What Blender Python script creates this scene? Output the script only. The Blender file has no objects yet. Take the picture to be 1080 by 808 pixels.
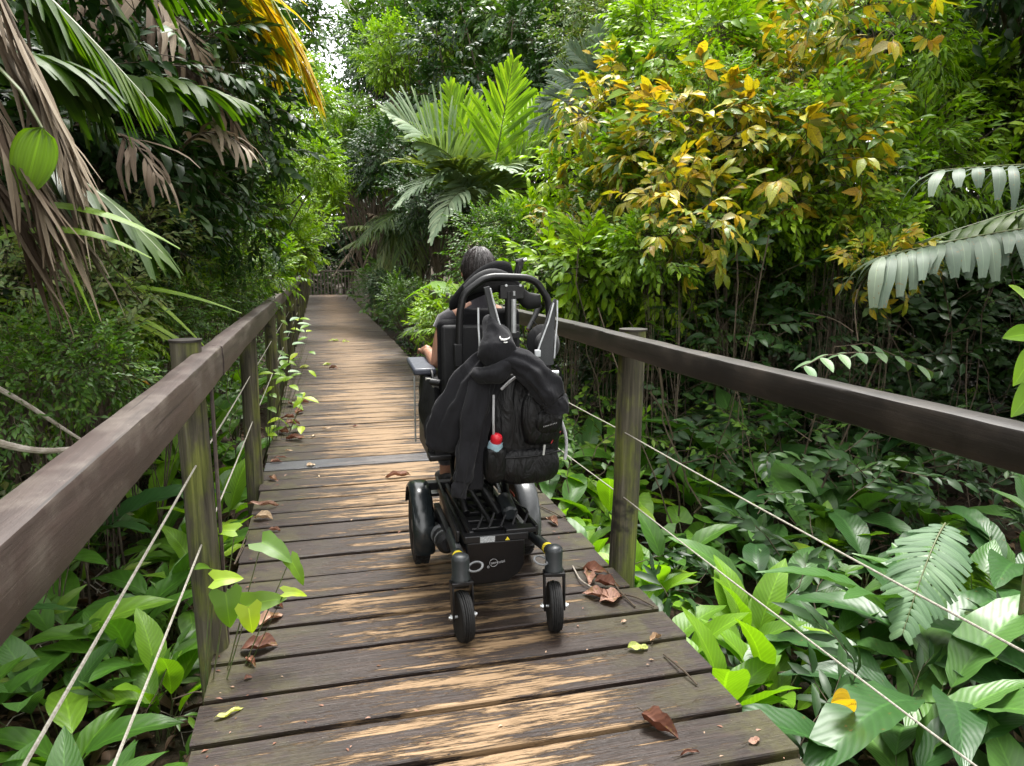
import bpy, bmesh, math, random
import numpy as np
from mathutils import Vector, Matrix
from mathutils import noise as mnoise

# ------------------------------------------------------------------ camera, sky, sun, exposure
S = bpy.context.scene
C = S.collection
CAM_H = 1.48
FPX = 780.0
PITCH = math.atan(126 / FPX)
YAW = math.atan(205 / FPX * math.cos(PITCH))
cam_d = bpy.data.cameras.new('camera')
cam_d.sensor_width = 36.0
cam_d.lens = 36.0 * FPX / 1080.0
cam_d.clip_start = 0.05
cam_d.clip_end = 600
cam = bpy.data.objects.new('camera', cam_d)
C.objects.link(cam)
cam.location = (0, 0, CAM_H)
cam.rotation_euler = (math.pi / 2 - PITCH, 0, -YAW)
S.camera = cam

SUN_EL, SUN_AZ = math.radians(68), math.radians(24)      # azimuth measured from +Y towards +X
w = bpy.data.worlds.new('World')
S.world = w
w.use_nodes = True
nt = w.node_tree
nt.nodes.clear()
wo = nt.nodes.new('ShaderNodeOutputWorld')
bg = nt.nodes.new('ShaderNodeBackground')
sky = nt.nodes.new('ShaderNodeTexSky')
sky.sky_type = 'NISHITA'
sky.sun_disc = False
sky.sun_elevation = SUN_EL
sky.sun_rotation = SUN_AZ
sky.dust_density = 2.0
tc = nt.nodes.new('ShaderNodeTexCoord')
nz = nt.nodes.new('ShaderNodeTexNoise')
nz.inputs['Scale'].default_value = 2.5
nz.inputs['Detail'].default_value = 5
cr = nt.nodes.new('ShaderNodeValToRGB')
cr.color_ramp.elements[0].position = 0.30
cr.color_ramp.elements[0].color = (0.72, 0.72, 0.72, 1)
cr.color_ramp.elements[1].position = 0.62
cr.color_ramp.elements[1].color = (0.95, 0.95, 0.95, 1)
mx = nt.nodes.new('ShaderNodeMix')
mx.data_type = 'RGBA'
mx.inputs[7].default_value = (12.2, 12.1, 11.8, 1)         # bright thin cloud
nt.links.new(tc.outputs['Generated'], nz.inputs['Vector'])
nt.links.new(nz.outputs['Fac'], cr.inputs['Fac'])
nt.links.new(cr.outputs['Color'], mx.inputs[0])
nt.links.new(sky.outputs['Color'], mx.inputs[6])
nt.links.new(mx.outputs[2], bg.inputs['Color'])
bg.inputs['Strength'].default_value = 0.115
nt.links.new(bg.outputs['Background'], wo.inputs['Surface'])

sd = bpy.data.lights.new('sun', 'SUN')
sd.energy = 3.0
sd.angle = math.radians(20)
sd.color = (1.0, 0.975, 0.93)
sun = bpy.data.objects.new('sun', sd)
C.objects.link(sun)
sdir = Vector((math.sin(SUN_AZ) * math.cos(SUN_EL), math.cos(SUN_AZ) * math.cos(SUN_EL), math.sin(SUN_EL)))
sun.rotation_euler = sdir.to_track_quat('Z', 'Y').to_euler()
sun.location = (0, 0, 40)

vs = S.view_settings
vs.view_transform = 'Standard'
vs.look = 'None'
vs.exposure = 1.52
vs.gamma = 1
vs.use_curve_mapping = False
S.render.engine = 'CYCLES'
S.cycles.use_denoising = True
S.cycles.max_bounces = 6
S.cycles.diffuse_bounces = 2
S.cycles.glossy_bounces = 2
S.cycles.transmission_bounces = 3
S.cycles.transparent_max_bounces = 4
S.cycles.caustics_reflective = False
S.cycles.caustics_refractive = False

random.seed(7)
PI = math.pi

# measuring aid: the point seen at photo pixel (px,py) at path distance Y
_b, _a = PITCH, YAW
_R = Vector((math.cos(_a), -math.sin(_a), 0))
_F = Vector((math.sin(_a) * math.cos(_b), math.cos(_a) * math.cos(_b), -math.sin(_b)))
_U = Vector((math.sin(_a) * math.sin(_b), math.cos(_a) * math.sin(_b), math.cos(_b)))


def at(px, py, Y):
    d = _F + _R * ((px - 540) / FPX) + _U * ((404 - py) / FPX)
    t = Y / d.y
    return Vector((d.x * t, Y, CAM_H + d.z * t))


def on_deck(px, py, z=0.0):
    d = _F + _R * ((px - 540) / FPX) + _U * ((404 - py) / FPX)
    t = (z - CAM_H) / d.z
    return Vector((d.x * t, d.y * t, z))


# ------------------------------------------------------------------ object helpers
def tag(o, label=None, cat=None, group=None, kind=None):
    if label: o['label'] = label
    if cat: o['category'] = cat
    if group: o['group'] = group
    if kind: o['kind'] = kind
    return o


def thing(name, label, cat, loc=(0, 0, 0), rz=0, group=None):
    o = bpy.data.objects.new(name, None)
    o.empty_display_size = 0.1
    C.objects.link(o)
    o.location = loc
    o.rotation_euler = (0, 0, rz)
    return tag(o, label, cat, group)


def link(name, mesh, parent=None, loc=None, rot=None, scale=None):
    o = bpy.data.objects.new(name, mesh)
    C.objects.link(o)
    if parent is not None: o.parent = parent
    if loc is not None: o.location = loc
    if rot is not None: o.rotation_euler = rot
    if scale is not None: o.scale = scale if hasattr(scale, '__len__') else (scale,) * 3
    return o


class MB:
    """collects hard-surface shapes, built as one mesh"""
    def __init__(self):
        self.v, self.f, self.m = [], [], []

    def add(self, vs_, fs, mi=0):
        n = len(self.v)
        self.v += [tuple(p) for p in vs_]
        self.f += [tuple(i + n for i in f) for f in fs]
        self.m += [mi] * len(fs)

    def box(self, c, s, rot=None, mi=0, taper=1.0):
        x, y, z = s[0] / 2, s[1] / 2, s[2] / 2
        P = [Vector((sx * x * (taper if sz < 0 else 1), sy * y * (taper if sz < 0 else 1), sz * z))
             for sz in (-1, 1) for sy in (-1, 1) for sx in (-1, 1)]
        if rot is not None:
            P = [rot @ p for p in P]
        c = Vector(c)
        self.add([p + c for p in P], [(0, 2, 3, 1), (4, 5, 7, 6), (0, 1, 5, 4), (2, 6, 7, 3), (0, 4, 6, 2), (1, 3, 7, 5)], mi)

    def tube(self, pts, r, seg=8, mi=0, caps=True, flat=None):
        pts = [Vector(p) for p in pts]
        n = len(pts)
        rr = r if hasattr(r, '__len__') else [r] * n
        rings = []
        up = Vector((0, 0, 1))
        t0 = (pts[1] - pts[0]).normalized()
        if abs(t0.dot(up)) > 0.9: up = Vector((0, 1, 0))
        for i in range(n):
            t = (pts[min(i + 1, n - 1)] - pts[max(i - 1, 0)]).normalized()
            sx = t.cross(up)
            if sx.length < 1e-4: sx = t.cross(Vector((1, 0, 0)))
            sx.normalize()
            up = sx.cross(t).normalized()
            fl = 1 if flat is None else flat
            rings.append([pts[i] + (sx * math.cos(a) + up * math.sin(a) * fl) * rr[i]
                          for a in [2 * PI * k / seg for k in range(seg)]])
        V_ = [p for ring in rings for p in ring]
        F_ = [(i * seg + k, i * seg + (k + 1) % seg, (i + 1) * seg + (k + 1) % seg, (i + 1) * seg + k)
              for i in range(n - 1) for k in range(seg)]
        if caps:
            F_.append(tuple(range(seg))[::-1])
            F_.append(tuple((n - 1) * seg + k for k in range(seg)))
        self.add(V_, F_, mi)

    def lathe(self, prof, c, axis, seg=32, mi=0):
        """prof: (radius, height) pairs along axis"""
        ax = Vector(axis).normalized()
        q = Vector((0, 0, 1)).rotation_difference(ax)
        c = Vector(c)
        V_ = [c + q @ Vector((r * math.cos(2 * PI * k / seg), r * math.sin(2 * PI * k / seg), h)) for r, h in prof for k in range(seg)]
        F_ = [(i * seg + k, i * seg + (k + 1) % seg, (i + 1) * seg + (k + 1) % seg, (i + 1) * seg + k)
              for i in range(len(prof) - 1) for k in range(seg)]
        if prof[0][0] > 1e-5: F_.append(tuple(range(seg))[::-1])
        if prof[-1][0] > 1e-5: F_.append(tuple((len(prof) - 1) * seg + k for k in range(seg)))
        self.add(V_, F_, mi)

    def torus(self, c, R_, r, axis, seg=24, s2=8, mi=0, sx=1.0):
        q = Vector((0, 0, 1)).rotation_difference(Vector(axis).normalized())
        c = Vector(c)
        V_ = []
        for i in range(seg):
            a = 2 * PI * i / seg
            for j in range(s2):
                b = 2 * PI * j / s2
                V_.append(c + q @ Vector(((R_ + r * math.cos(b)) * math.cos(a) * sx, (R_ + r * math.cos(b)) * math.sin(a), r * math.sin(b))))
        F_ = [(i * s2 + j, ((i + 1) % seg) * s2 + j, ((i + 1) % seg) * s2 + (j + 1) % s2, i * s2 + (j + 1) % s2)
              for i in range(seg) for j in range(s2)]
        self.add(V_, F_, mi)

    def loft(self, rings, mi=0, caps=True):
        seg = len(rings[0])
        V_ = [p for r in rings for p in r]
        n = len(rings)
        F_ = [(i * seg + k, i * seg + (k + 1) % seg, (i + 1) * seg + (k + 1) % seg, (i + 1) * seg + k)
              for i in range(n - 1) for k in range(seg)]
        if caps:
            F_.append(tuple(range(seg))[::-1])
            F_.append(tuple((n - 1) * seg + k for k in range(seg)))
        self.add(V_, F_, mi)

    def build(self, name, mats, parent=None, smooth=True, bevel=0, subsurf=0, loc=None, ang=40):
        me = bpy.data.meshes.new(name)
        me.from_pydata(self.v, [], self.f)
        mats = mats if isinstance(mats, (list, tuple)) else [mats]
        for m in mats: me.materials.append(m)
        me.polygons.foreach_set('material_index', self.m)
        if smooth:
            me.polygons.foreach_set('use_smooth', [True] * len(self.f))
            if not subsurf:
                try: me.set_sharp_from_angle(angle=math.radians(ang))
                except Exception: pass
        me.update()
        o = link(name, me, parent, loc)
        if bevel:
            b = o.modifiers.new('bevel', 'BEVEL')
            b.width = bevel
            b.segments = 2
            b.limit_method = 'ANGLE'
            b.angle_limit = math.radians(40)
        if subsurf:
            s_ = o.modifiers.new('sub', 'SUBSURF')
            s_.levels = subsurf
            s_.render_levels = subsurf
        return o


# ------------------------------------------------------------------ material helpers
class NT:
    def __init__(self, name):
        self.m = bpy.data.materials.new(name)
        self.m.use_nodes = True
        self.t = self.m.node_tree
        self.t.nodes.clear()

    def n(self, kind, **kw):
        nd = self.t.nodes.new('ShaderNode' + kind)
        for k, v in kw.items():
            if k in nd.inputs.keys(): nd.inputs[k].default_value = v
            else: setattr(nd, k, v)
        return nd

    def l(self, a, b):
        self.t.links.new(a, b)

    def val(self, x, sock):
        if isinstance(x, (int, float)): sock.default_value = x
        else: self.l(x, sock)

    def math(self, op, a, b=0.0, c=None, clamp=False):
        nd = self.t.nodes.new('ShaderNodeMath')
        nd.operation = op
        nd.use_clamp = clamp
        self.val(a, nd.inputs[0])
        self.val(b, nd.inputs[1])
        if c is not None: self.val(c, nd.inputs[2])
        return nd.outputs[0]

    def ramp(self, fac, stops, interp='LINEAR'):
        nd = self.t.nodes.new('ShaderNodeValToRGB')
        e = nd.color_ramp.elements
        nd.color_ramp.interpolation = interp
        while len(e) < len(stops): e.new(0.5)
        for i, (p, c) in enumerate(stops):
            e[i].position = p
            c = (c, c, c) if isinstance(c, (int, float)) else c
            e[i].color = (*c[:3], 1)
        self.l(fac, nd.inputs[0])
        return nd.outputs[0]

    def mix(self, fac, a, b, mode='MIX'):
        nd = self.t.nodes.new('ShaderNodeMix')
        nd.data_type = 'RGBA'
        nd.blend_type = mode
        nd.clamp_factor = True
        self.val(fac, nd.inputs[0])
        for x, s in ((a, nd.inputs[6]), (b, nd.inputs[7])):
            if isinstance(x, (tuple, list)): s.default_value = (*x[:3], 1)
            else: self.l(x, s)
        return nd.outputs[2]

    def noise(self, vec, scale, detail=4, rough=0.55, dist=0):
        nd = self.n('TexNoise')
        nd.inputs['Scale'].default_value = scale
        nd.inputs['Detail'].default_value = detail
        nd.inputs['Roughness'].default_value = rough
        nd.inputs['Distortion'].default_value = dist
        self.l(vec, nd.inputs['Vector'])
        return nd.outputs['Fac']

    def mapping(self, vec, scale=(1, 1, 1), loc=(0, 0, 0)):
        nd = self.n('Mapping')
        nd.inputs['Scale'].default_value = scale
        nd.inputs['Location'].default_value = loc
        self.l(vec, nd.inputs['Vector'])
        return nd.outputs[0]

    def coord(self, which='Object'):
        return self.n('TexCoord').outputs[which]

    def bsdf(self, color, rough=0.5, spec=0.5, metal=0.0, bump=None, bstr=0.3, bdist=0.01):
        b = self.n('BsdfPrincipled')
        if isinstance(color, (tuple, list)): b.inputs['Base Color'].default_value = (*color[:3], 1)
        else: self.l(color, b.inputs['Base Color'])
        self.val(rough, b.inputs['Roughness'])
        self.val(spec, b.inputs['Specular IOR Level'])
        b.inputs['Metallic'].default_value = metal
        if bump is not None:
            bn = self.n('Bump')
            bn.inputs['Strength'].default_value = bstr
            bn.inputs['Distance'].default_value = bdist
            self.l(bump, bn.inputs['Height'])
            self.l(bn.outputs[0], b.inputs['Normal'])
        return b.outputs[0]

    def out(self, sh):
        o = self.n('OutputMaterial')
        self.l(sh, o.inputs['Surface'])
        return self.m


def leaf_mat(name, stops, trans=0.3, rough=0.38, spec=0.5, vein=0, veink=3.0, vamp=0.25, tcol=(1.25, 1.35, 0.35), spots=0.0, back=1.0):
    """stops: colour ramp over the per-leaf random value"""
    g = NT(name)
    at_ = g.n('Attribute', attribute_name='rnd')
    oi = g.n('ObjectInfo')
    r = g.math('FRACT', g.math('ADD', at_.outputs['Fac'], g.math('MULTIPLY', oi.outputs['Random'], 0.3)))
    r = g.math('MULTIPLY', g.math('ADD', at_.outputs['Fac'], g.math('MULTIPLY', oi.outputs['Random'], 0.25)), 0.8)
    col = g.ramp(r, stops)
    oc = g.coord('Object')
    n1 = g.noise(oc, 9.0, 3)
    col = g.mix(g.math('MULTIPLY', n1, 0.5), col, g.mix(1.0, col, (0.55, 0.62, 0.5), 'MULTIPLY'))
    uv = g.n('UVMap', uv_map='UVMap').outputs[0]
    sep = g.n('SeparateXYZ')
    g.l(uv, sep.inputs[0])
    du = g.math('ABSOLUTE', g.math('SUBTRACT', sep.outputs[0], 0.5))
    bump = None
    if vein:
        ph = g.math('SUBTRACT', g.math('MULTIPLY', sep.outputs[1], vein), g.math('MULTIPLY', du, veink))
        wv = g.math('SINE', g.math('MULTIPLY', ph, 2 * PI))
        wv01 = g.math('MULTIPLY_ADD', wv, 0.5, 0.5)
        line = g.math('POWER', wv01, 4.0)
        col = g.mix(g.math('MULTIPLY', line, vamp), col, g.mix(1.0, col, (1.5, 1.5, 1.35), 'MULTIPLY'))
        bump = wv01
    mid = g.math('LESS_THAN', du, 0.028)
    col = g.mix(g.math('MULTIPLY', mid, 0.55), col, g.mix(1.0, col, (1.7, 1.65, 1.5), 'MULTIPLY'))
    if spots > 0:
        n2 = g.noise(oc, 26.0, 4, 0.7)
        sm = g.math('GREATER_THAN', n2, 0.72 - spots)
        col = g.mix(g.math('MULTIPLY', sm, 0.7), col, (0.16, 0.10, 0.03))
    geo = g.n('NewGeometry')
    if back != 1.0:
        col = g.mix(geo.outputs['Backfacing'], col, g.mix(1.0, col, (back, back, back), 'MULTIPLY'))
    p = g.bsdf(col, g.math('MULTIPLY_ADD', n1, 0.2, rough - 0.1), spec, 0, bump, 0.22, 0.003)
    tr = g.n('BsdfTranslucent')
    g.l(g.mix(1.0, col, tcol, 'MULTIPLY'), tr.inputs['Color'])
    ms = g.n('MixShader')
    ms.inputs[0].default_value = trans
    g.l(p, ms.inputs[1])
    g.l(tr.outputs[0], ms.inputs[2])
    return g.out(ms.outputs[0])


def simple(name, col, rough=0.5, spec=0.5, metal=0, nscale=30, namp=0.3, bstr=0.15, bdist=0.003, col2=None):
    g = NT(name)
    oc = g.coord('Object')
    n1 = g.noise(oc, nscale, 5, 0.6)
    c2 = col2 if col2 else tuple(c * (1 - namp) for c in col)
    c = g.mix(g.ramp(n1, [(0.35, 0.0), (0.65, 1.0)]), col, c2)
    return g.out(g.bsdf(c, g.math('MULTIPLY_ADD', n1, 0.25, rough - 0.12), spec, metal, n1, bstr, bdist))


# leaf colours
L_BRIGHT = leaf_mat('leaf_bright_green', [(0, (0.05, 0.13, 0.010)), (0.45, (0.15, 0.28, 0.012)), (0.8, (0.30, 0.44, 0.018)), (1, (0.46, 0.54, 0.04))], 0.38, 0.45, 0.4)
L_MID = leaf_mat('leaf_mid_green', [(0, (0.025, 0.07, 0.010)), (0.5, (0.065, 0.15, 0.014)), (0.85, (0.15, 0.25, 0.02)), (1, (0.28, 0.36, 0.05))], 0.3, 0.45, 0.4)
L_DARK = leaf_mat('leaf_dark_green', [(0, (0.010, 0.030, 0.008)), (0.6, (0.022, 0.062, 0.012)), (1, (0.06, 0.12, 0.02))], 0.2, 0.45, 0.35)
L_YELLOW = leaf_mat('leaf_amber', [(0, (0.04, 0.13, 0.02)), (0.30, (0.09, 0.18, 0.02)), (0.42, (0.34, 0.36, 0.02)), (0.60, (0.52, 0.40, 0.02)),
                                   (0.70, (0.46, 0.27, 0.03)), (0.78, (0.15, 0.24, 0.12)), (1, (0.26, 0.36, 0.24))], 0.35, 0.42, tcol=(1.3, 1.2, 0.5), spots=0.12, vein=9, vamp=0.3)
L_OLIVE = leaf_mat('leaf_olive_pale', [(0, (0.05, 0.12, 0.03)), (0.4, (0.12, 0.19, 0.05)), (0.7, (0.22, 0.24, 0.07)), (1, (0.30, 0.34, 0.18))], 0.3, 0.5, spots=0.1)
L_BIG = leaf_mat('leaf_broad_glossy', [(0, (0.02, 0.065, 0.018)), (0.5, (0.05, 0.13, 0.03)), (1, (0.10, 0.21, 0.04))], 0.22, 0.40, 0.45, vein=16, veink=7, vamp=0.3, spots=0.03)
L_LIME = leaf_mat('leaf_broad_lime', [(0, (0.08, 0.19, 0.015)), (0.5, (0.17, 0.33, 0.02)), (1, (0.30, 0.46, 0.03))], 0.42, 0.45, 0.4, vein=15, veink=7, vamp=0.35, spots=0.03)
L_ARROW = leaf_mat('leaf_arrow', [(0, (0.05, 0.14, 0.018)), (0.5, (0.11, 0.24, 0.022)), (1, (0.20, 0.36, 0.03))], 0.36, 0.42, 0.4, vein=6, veink=4, vamp=0.35)
P_GREEN = leaf_mat('palm_green', [(0, (0.09, 0.18, 0.012)), (0.5, (0.19, 0.32, 0.015)), (1, (0.34, 0.44, 0.03))], 0.38, 0.45, vein=1, veink=14, vamp=0.3)
P_DARK = leaf_mat('palm_dark', [(0, (0.02, 0.05, 0.008)), (0.6, (0.05, 0.10, 0.010)), (1, (0.11, 0.17, 0.02))], 0.42, 0.5, vein=1, veink=12, vamp=0.3, tcol=(1.5, 1.7, 0.25))
P_SILVER = leaf_mat('palm_silver', [(0, (0.12, 0.19, 0.11)), (0.6, (0.24, 0.32, 0.21)), (1, (0.42, 0.48, 0.34))], 0.2, 0.5, 0.5, vein=1, veink=14, vamp=0.4)
P_GREY = leaf_mat('palm_grey_pleated', [(0, (0.045, 0.075, 0.05)), (0.6, (0.085, 0.125, 0.085)), (1, (0.16, 0.20, 0.14))], 0.12, 0.5, 0.4, vein=1, veink=16, vamp=0.5, spots=0.08)
P_YELLOW = leaf_mat('palm_yellowing', [(0, (0.10, 0.22, 0.02)), (0.35, (0.32, 0.36, 0.03)), (0.7, (0.62, 0.42, 0.03)), (1, (0.6, 0.30, 0.05))], 0.42, 0.45, vein=1, veink=10, vamp=0.3, tcol=(1.3, 1.2, 0.3), spots=0.12)
P_OLIVE = leaf_mat('palm_olive', [(0, (0.08, 0.15, 0.03)), (0.6, (0.17, 0.21, 0.06)), (1, (0.32, 0.34, 0.16))], 0.3, 0.5, vein=1, veink=12, vamp=0.3)
P_DEAD = leaf_mat('palm_dead', [(0, (0.05, 0.03, 0.02)), (0.5, (0.15, 0.11, 0.08)), (1, (0.32, 0.26, 0.20))], 0.15, 0.75, 0.2, vein=1, veink=18, vamp=0.5, tcol=(1, 0.9, 0.8))
P_DEADPALE = leaf_mat('palm_dead_pale', [(0, (0.10, 0.072, 0.05)), (0.5, (0.26, 0.205, 0.155)), (1, (0.46, 0.39, 0.32))], 0.15, 0.7, 0.25, vein=1, veink=18, vamp=0.6, tcol=(1, 0.9, 0.8))
L_LITTER = leaf_mat('leaf_litter', [(0, (0.045, 0.025, 0.015)), (0.5, (0.12, 0.07, 0.04)), (0.9, (0.24, 0.16, 0.10)), (1, (0.34, 0.26, 0.18))], 0.1, 0.7, 0.3, tcol=(1, .8, .6))
L_FALLEN = leaf_mat('leaf_fallen_redbrown', [(0, (0.08, 0.032, 0.022)), (0.45, (0.20, 0.085, 0.055)), (0.8, (0.34, 0.20, 0.155)), (1, (0.48, 0.34, 0.24))], 0.08, 0.6, 0.3, spots=0.14, vein=7, veink=4, vamp=0.5, tcol=(1, .6, .4))
L_FALLENPALE = leaf_mat('leaf_fallen_tan', [(0, (0.28, 0.17, 0.10)), (0.5, (0.42, 0.29, 0.19)), (1, (0.55, 0.44, 0.32))], 0.1, 0.6, 0.4, vein=7, veink=4, vamp=0.5, tcol=(1, .8, .6))
L_FALLENLIME = leaf_mat('leaf_fallen_lime', [(0, (0.3, 0.36, 0.08)), (1, (0.5, 0.48, 0.16))], 0.2, 0.55, 0.4, vein=7, veink=4, vamp=0.4, spots=0.12)
STEM = simple('stem_green', (0.07, 0.12, 0.03), 0.5, col2=(0.10, 0.09, 0.04))
TWIG = simple('twig_bark', (0.10, 0.075, 0.05), 0.8, 0.2, nscale=40, col2=(0.05, 0.04, 0.03))
TWIGPALE = simple('pale_dead_branch', (0.42, 0.38, 0.33), 0.8, 0.2, nscale=30, col2=(0.22, 0.19, 0.15), bstr=0.4)
BARK = simple('bark', (0.13, 0.10, 0.075), 0.9, 0.2, nscale=14, col2=(0.06, 0.05, 0.035), bstr=0.6, bdist=0.02)


# ------------------------------------------------------------------ numpy leaf meshes
class T:
    """leaf template arrays: verts, quads, uv, rnd, material index"""
    def __init__(self, v, f, uv, r=None, m=None):
        self.v = np.asarray(v, float).reshape(-1, 3)
        self.f = np.asarray(f, int).reshape(-1, 4)
        self.uv = np.asarray(uv, float).reshape(-1, 2)
        self.r = np.zeros(len(self.v)) if r is None else np.asarray(r, float)
        self.m = np.zeros(len(self.f), int) if m is None else np.asarray(m, int)


def join(ts):
    off, V_, F_, U_, R_, M_ = 0, [], [], [], [], []
    for t in ts:
        V_.append(t.v); F_.append(t.f + off); U_.append(t.uv); R_.append(t.r); M_.append(t.m)
        off += len(t.v)
    return T(np.concatenate(V_), np.concatenate(F_), np.concatenate(U_), np.concatenate(R_), np.concatenate(M_))


def frames(d, up):
    """k direction vectors -> k rotation matrices whose Y is d and Z close to up"""
    d = d / np.linalg.norm(d, axis=1, keepdims=True)
    x = np.cross(d, up)
    n = np.linalg.norm(x, axis=1, keepdims=True)
    bad = n[:, 0] < 1e-4
    x[bad] = (1, 0, 0)
    n[bad] = 1
    x = x / n
    z = np.cross(x, d)
    return np.stack([x, d, z], axis=2)


def scatter(t, pos, Rm, s, rnd, keep=0.35):
    k = len(pos)
    nv, nf = len(t.v), len(t.f)
    s = np.asarray(s, float).reshape(k, 1, -1)
    V_ = np.einsum('kij,knj->kni', Rm, t.v[None] * s) + pos[:, None, :]
    F_ = t.f[None] + (np.arange(k) * nv)[:, None, None]
    R_ = np.clip(rnd[:, None] * (1 - keep) + t.r[None] * keep if t.r.any() else np.repeat(rnd[:, None], nv, 1), 0, 1)
    return T(V_.reshape(-1, 3), F_.reshape(-1, 4), np.tile(t.uv, (k, 1)), R_.reshape(-1), np.tile(t.m, k))


def to_mesh(name, t, mats, smooth=True):
    me = bpy.data.meshes.new(name)
    nv, nf = len(t.v), len(t.f)
    me.vertices.add(nv)
    me.vertices.foreach_set('co', t.v.astype(np.float32).ravel())
    me.loops.add(nf * 4)
    me.loops.foreach_set('vertex_index', t.f.astype(np.int32).ravel())
    me.polygons.add(nf)
    me.polygons.foreach_set('loop_start', np.arange(0, nf * 4, 4, dtype=np.int32))
    me.polygons.foreach_set('material_index', t.m.astype(np.int32))
    me.polygons.foreach_set('use_smooth', np.ones(nf, bool))
    u = me.uv_layers.new(name='UVMap')
    u.data.foreach_set('uv', t.uv[t.f.ravel()].astype(np.float32).ravel())
    a = me.attributes.new('rnd', 'FLOAT', 'POINT')
    a.data.foreach_set('value', t.r.astype(np.float32))
    for m in (mats if isinstance(mats, (list, tuple)) else [mats]): me.materials.append(m)
    me.update(calc_edges=True)
    return me


def leaf(L, W, n=3, cols=3, droop=0.25, fold=0.25, a=0.85, b=0.9, wave=0.0, wf=3.0, heart=0.0, curl=0.0, tip=0.02):
    """one blade from the origin along +Y, upper side +Z"""
    V_, U_ = [], []
    for i in range(n + 1):
        t = i / n
        wd = W / 2 * max(math.sin(PI * min(t ** a, 1.0)) ** b if 0 < t < 1 else 0, tip if i == n else 0.06)
        y0 = L * t * (1 - 0.25 * droop * t)
        z0 = -droop * L * t * t
        for j in range(cols):
            u = j / (cols - 1) * 2 - 1
            yy = y0 - heart * L * abs(u) * max(0, 1 - 3.0 * t)
            wdd = wd if not heart else wd + W * 0.42 * max(0, 1 - 3.5 * t)
            cu = curl * u * u * wdd
            V_.append((u * wdd * (1 - 0.15 * abs(curl)), yy, z0 + fold * abs(u) * wdd + cu + wave * math.sin(t * wf * 2 * PI + (u > 0) * 1.3) * abs(u) * L))
            U_.append((0.5 + u / 2, t))
    F_ = [(i * cols + j, i * cols + j + 1, (i + 1) * cols + j + 1, (i + 1) * cols + j) for i in range(n) for j in range(cols - 1)]
    return T(V_, F_, U_)


def rod(pts, r0, r1, mi=1, seg=3):
    """thin stem of quads along a list of points"""
    pts = np.asarray(pts, float)
    n = len(pts)
    V_ = []
    for i in range(n):
        t = pts[min(i + 1, n - 1)] - pts[max(i - 1, 0)]
        t = t / (np.linalg.norm(t) + 1e-9)
        up = np.array([0, 0, 1.0]) if abs(t[2]) < 0.9 else np.array([1.0, 0, 0])
        x = np.cross(t, up); x /= np.linalg.norm(x)
        z = np.cross(x, t)
        r = r0 + (r1 - r0) * i / (n - 1)
        for k in range(seg):
            a = 2 * PI * k / seg
            V_.append(pts[i] + (x * math.cos(a) + z * math.sin(a)) * r)
    F_ = [(i * seg + k, i * seg + (k + 1) % seg, (i + 1) * seg + (k + 1) % seg, (i + 1) * seg + k) for i in range(n - 1) for k in range(seg)]
    return T(V_, F_, np.full((len(V_), 2), 0.2), None, np.full(len(F_), mi))


def sprig(rng, L=0.38, nl=8, leafL=0.11, leafW=0.045, n=3, whorl=False, droop=0.3):
    """a twig with alternate leaves; +Y outward, +Z up"""
    ys = np.linspace(0, 1, 5)
    pts = np.stack([0.03 * np.sin(ys * 5 + rng.random() * 6), L * ys, -droop * L * ys ** 2], 1)
    parts = [rod(pts, 0.004, 0.0015)]
    for i in range(nl):
        s = 0.25 + 0.75 * (i + 0.5) / nl if not whorl else 0.72 + 0.28 * i / nl
        p = np.array([np.interp(s, ys, pts[:, k]) for k in range(3)])
        side = 1 if i % 2 else -1
        ang = side * (0.9 - 0.5 * s + rng.normal() * 0.15) if not whorl else (i / nl * 2 - 1) * 2.2 + rng.normal() * 0.15
        if i == nl - 1: ang = rng.normal() * 0.2
        d = np.array([[math.sin(ang), math.cos(ang), -0.15 - 0.35 * rng.random()]])
        up = np.array([[0.25 * rng.normal(), 0.2 * rng.normal(), 1.0]])
        sc = 0.75 + 0.5 * rng.random()
        lf = leaf(leafL, leafW, n, 3, 0.15 + 0.35 * rng.random(), 0.3)
        q = scatter(lf, p[None], frames(d, up), [sc], np.array([rng.random()]))
        parts.append(q)
    return join(parts)


def crown(seed, rx, ry, rz, cz, nclump, nsprig, sprigs, scl=1.0, upb=0.5, low=-0.5, cr=0.42):
    """crown of sprigs on lumpy clumps; returns arrays and the clump centres"""
    rng = np.random.default_rng(seed)
    cs = []
    while len(cs) < nclump:
        p = rng.normal(size=3)
        p /= np.linalg.norm(p)
        if p[2] < low: continue
        cs.append(p * rng.uniform(0.35, 0.85))
    cs = np.array(cs)
    rad = np.array([rx, ry, rz])
    parts = []
    per = nsprig // (nclump * len(sprigs)) + 1
    for c in cs:
        crr = cr * rng.uniform(0.6, 1.25)
        shade = rng.uniform(-0.18, 0.18)
        for sp in sprigs:
            d = rng.normal(size=(per, 3))
            d /= np.linalg.norm(d, axis=1, keepdims=True)
            d = d + c[None] * 0.9
            d /= np.linalg.norm(d, axis=1, keepdims=True)
            rr = crr * rng.uniform(0.35, 1.0, (per, 1))
            pos = (c[None] + d * rr) * rad[None] + np.array([0, 0, cz])
            dirs = d + np.array([0, 0, upb * 0.5]) + rng.normal(size=(per, 3)) * 0.45
            up = np.tile([0, 0, 1.0], (per, 1)) + d * 0.6 + rng.normal(size=(per, 3)) * 0.25
            parts.append(scatter(sp, pos, frames(dirs, up), scl * rng.uniform(0.75, 1.25, per),
                                 np.clip(rng.uniform(0, 1, per) * 0.8 + 0.1 + shade, 0, 1), keep=0.55))
    return join(parts), cs * rad[None] + np.array([0, 0, cz])


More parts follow.
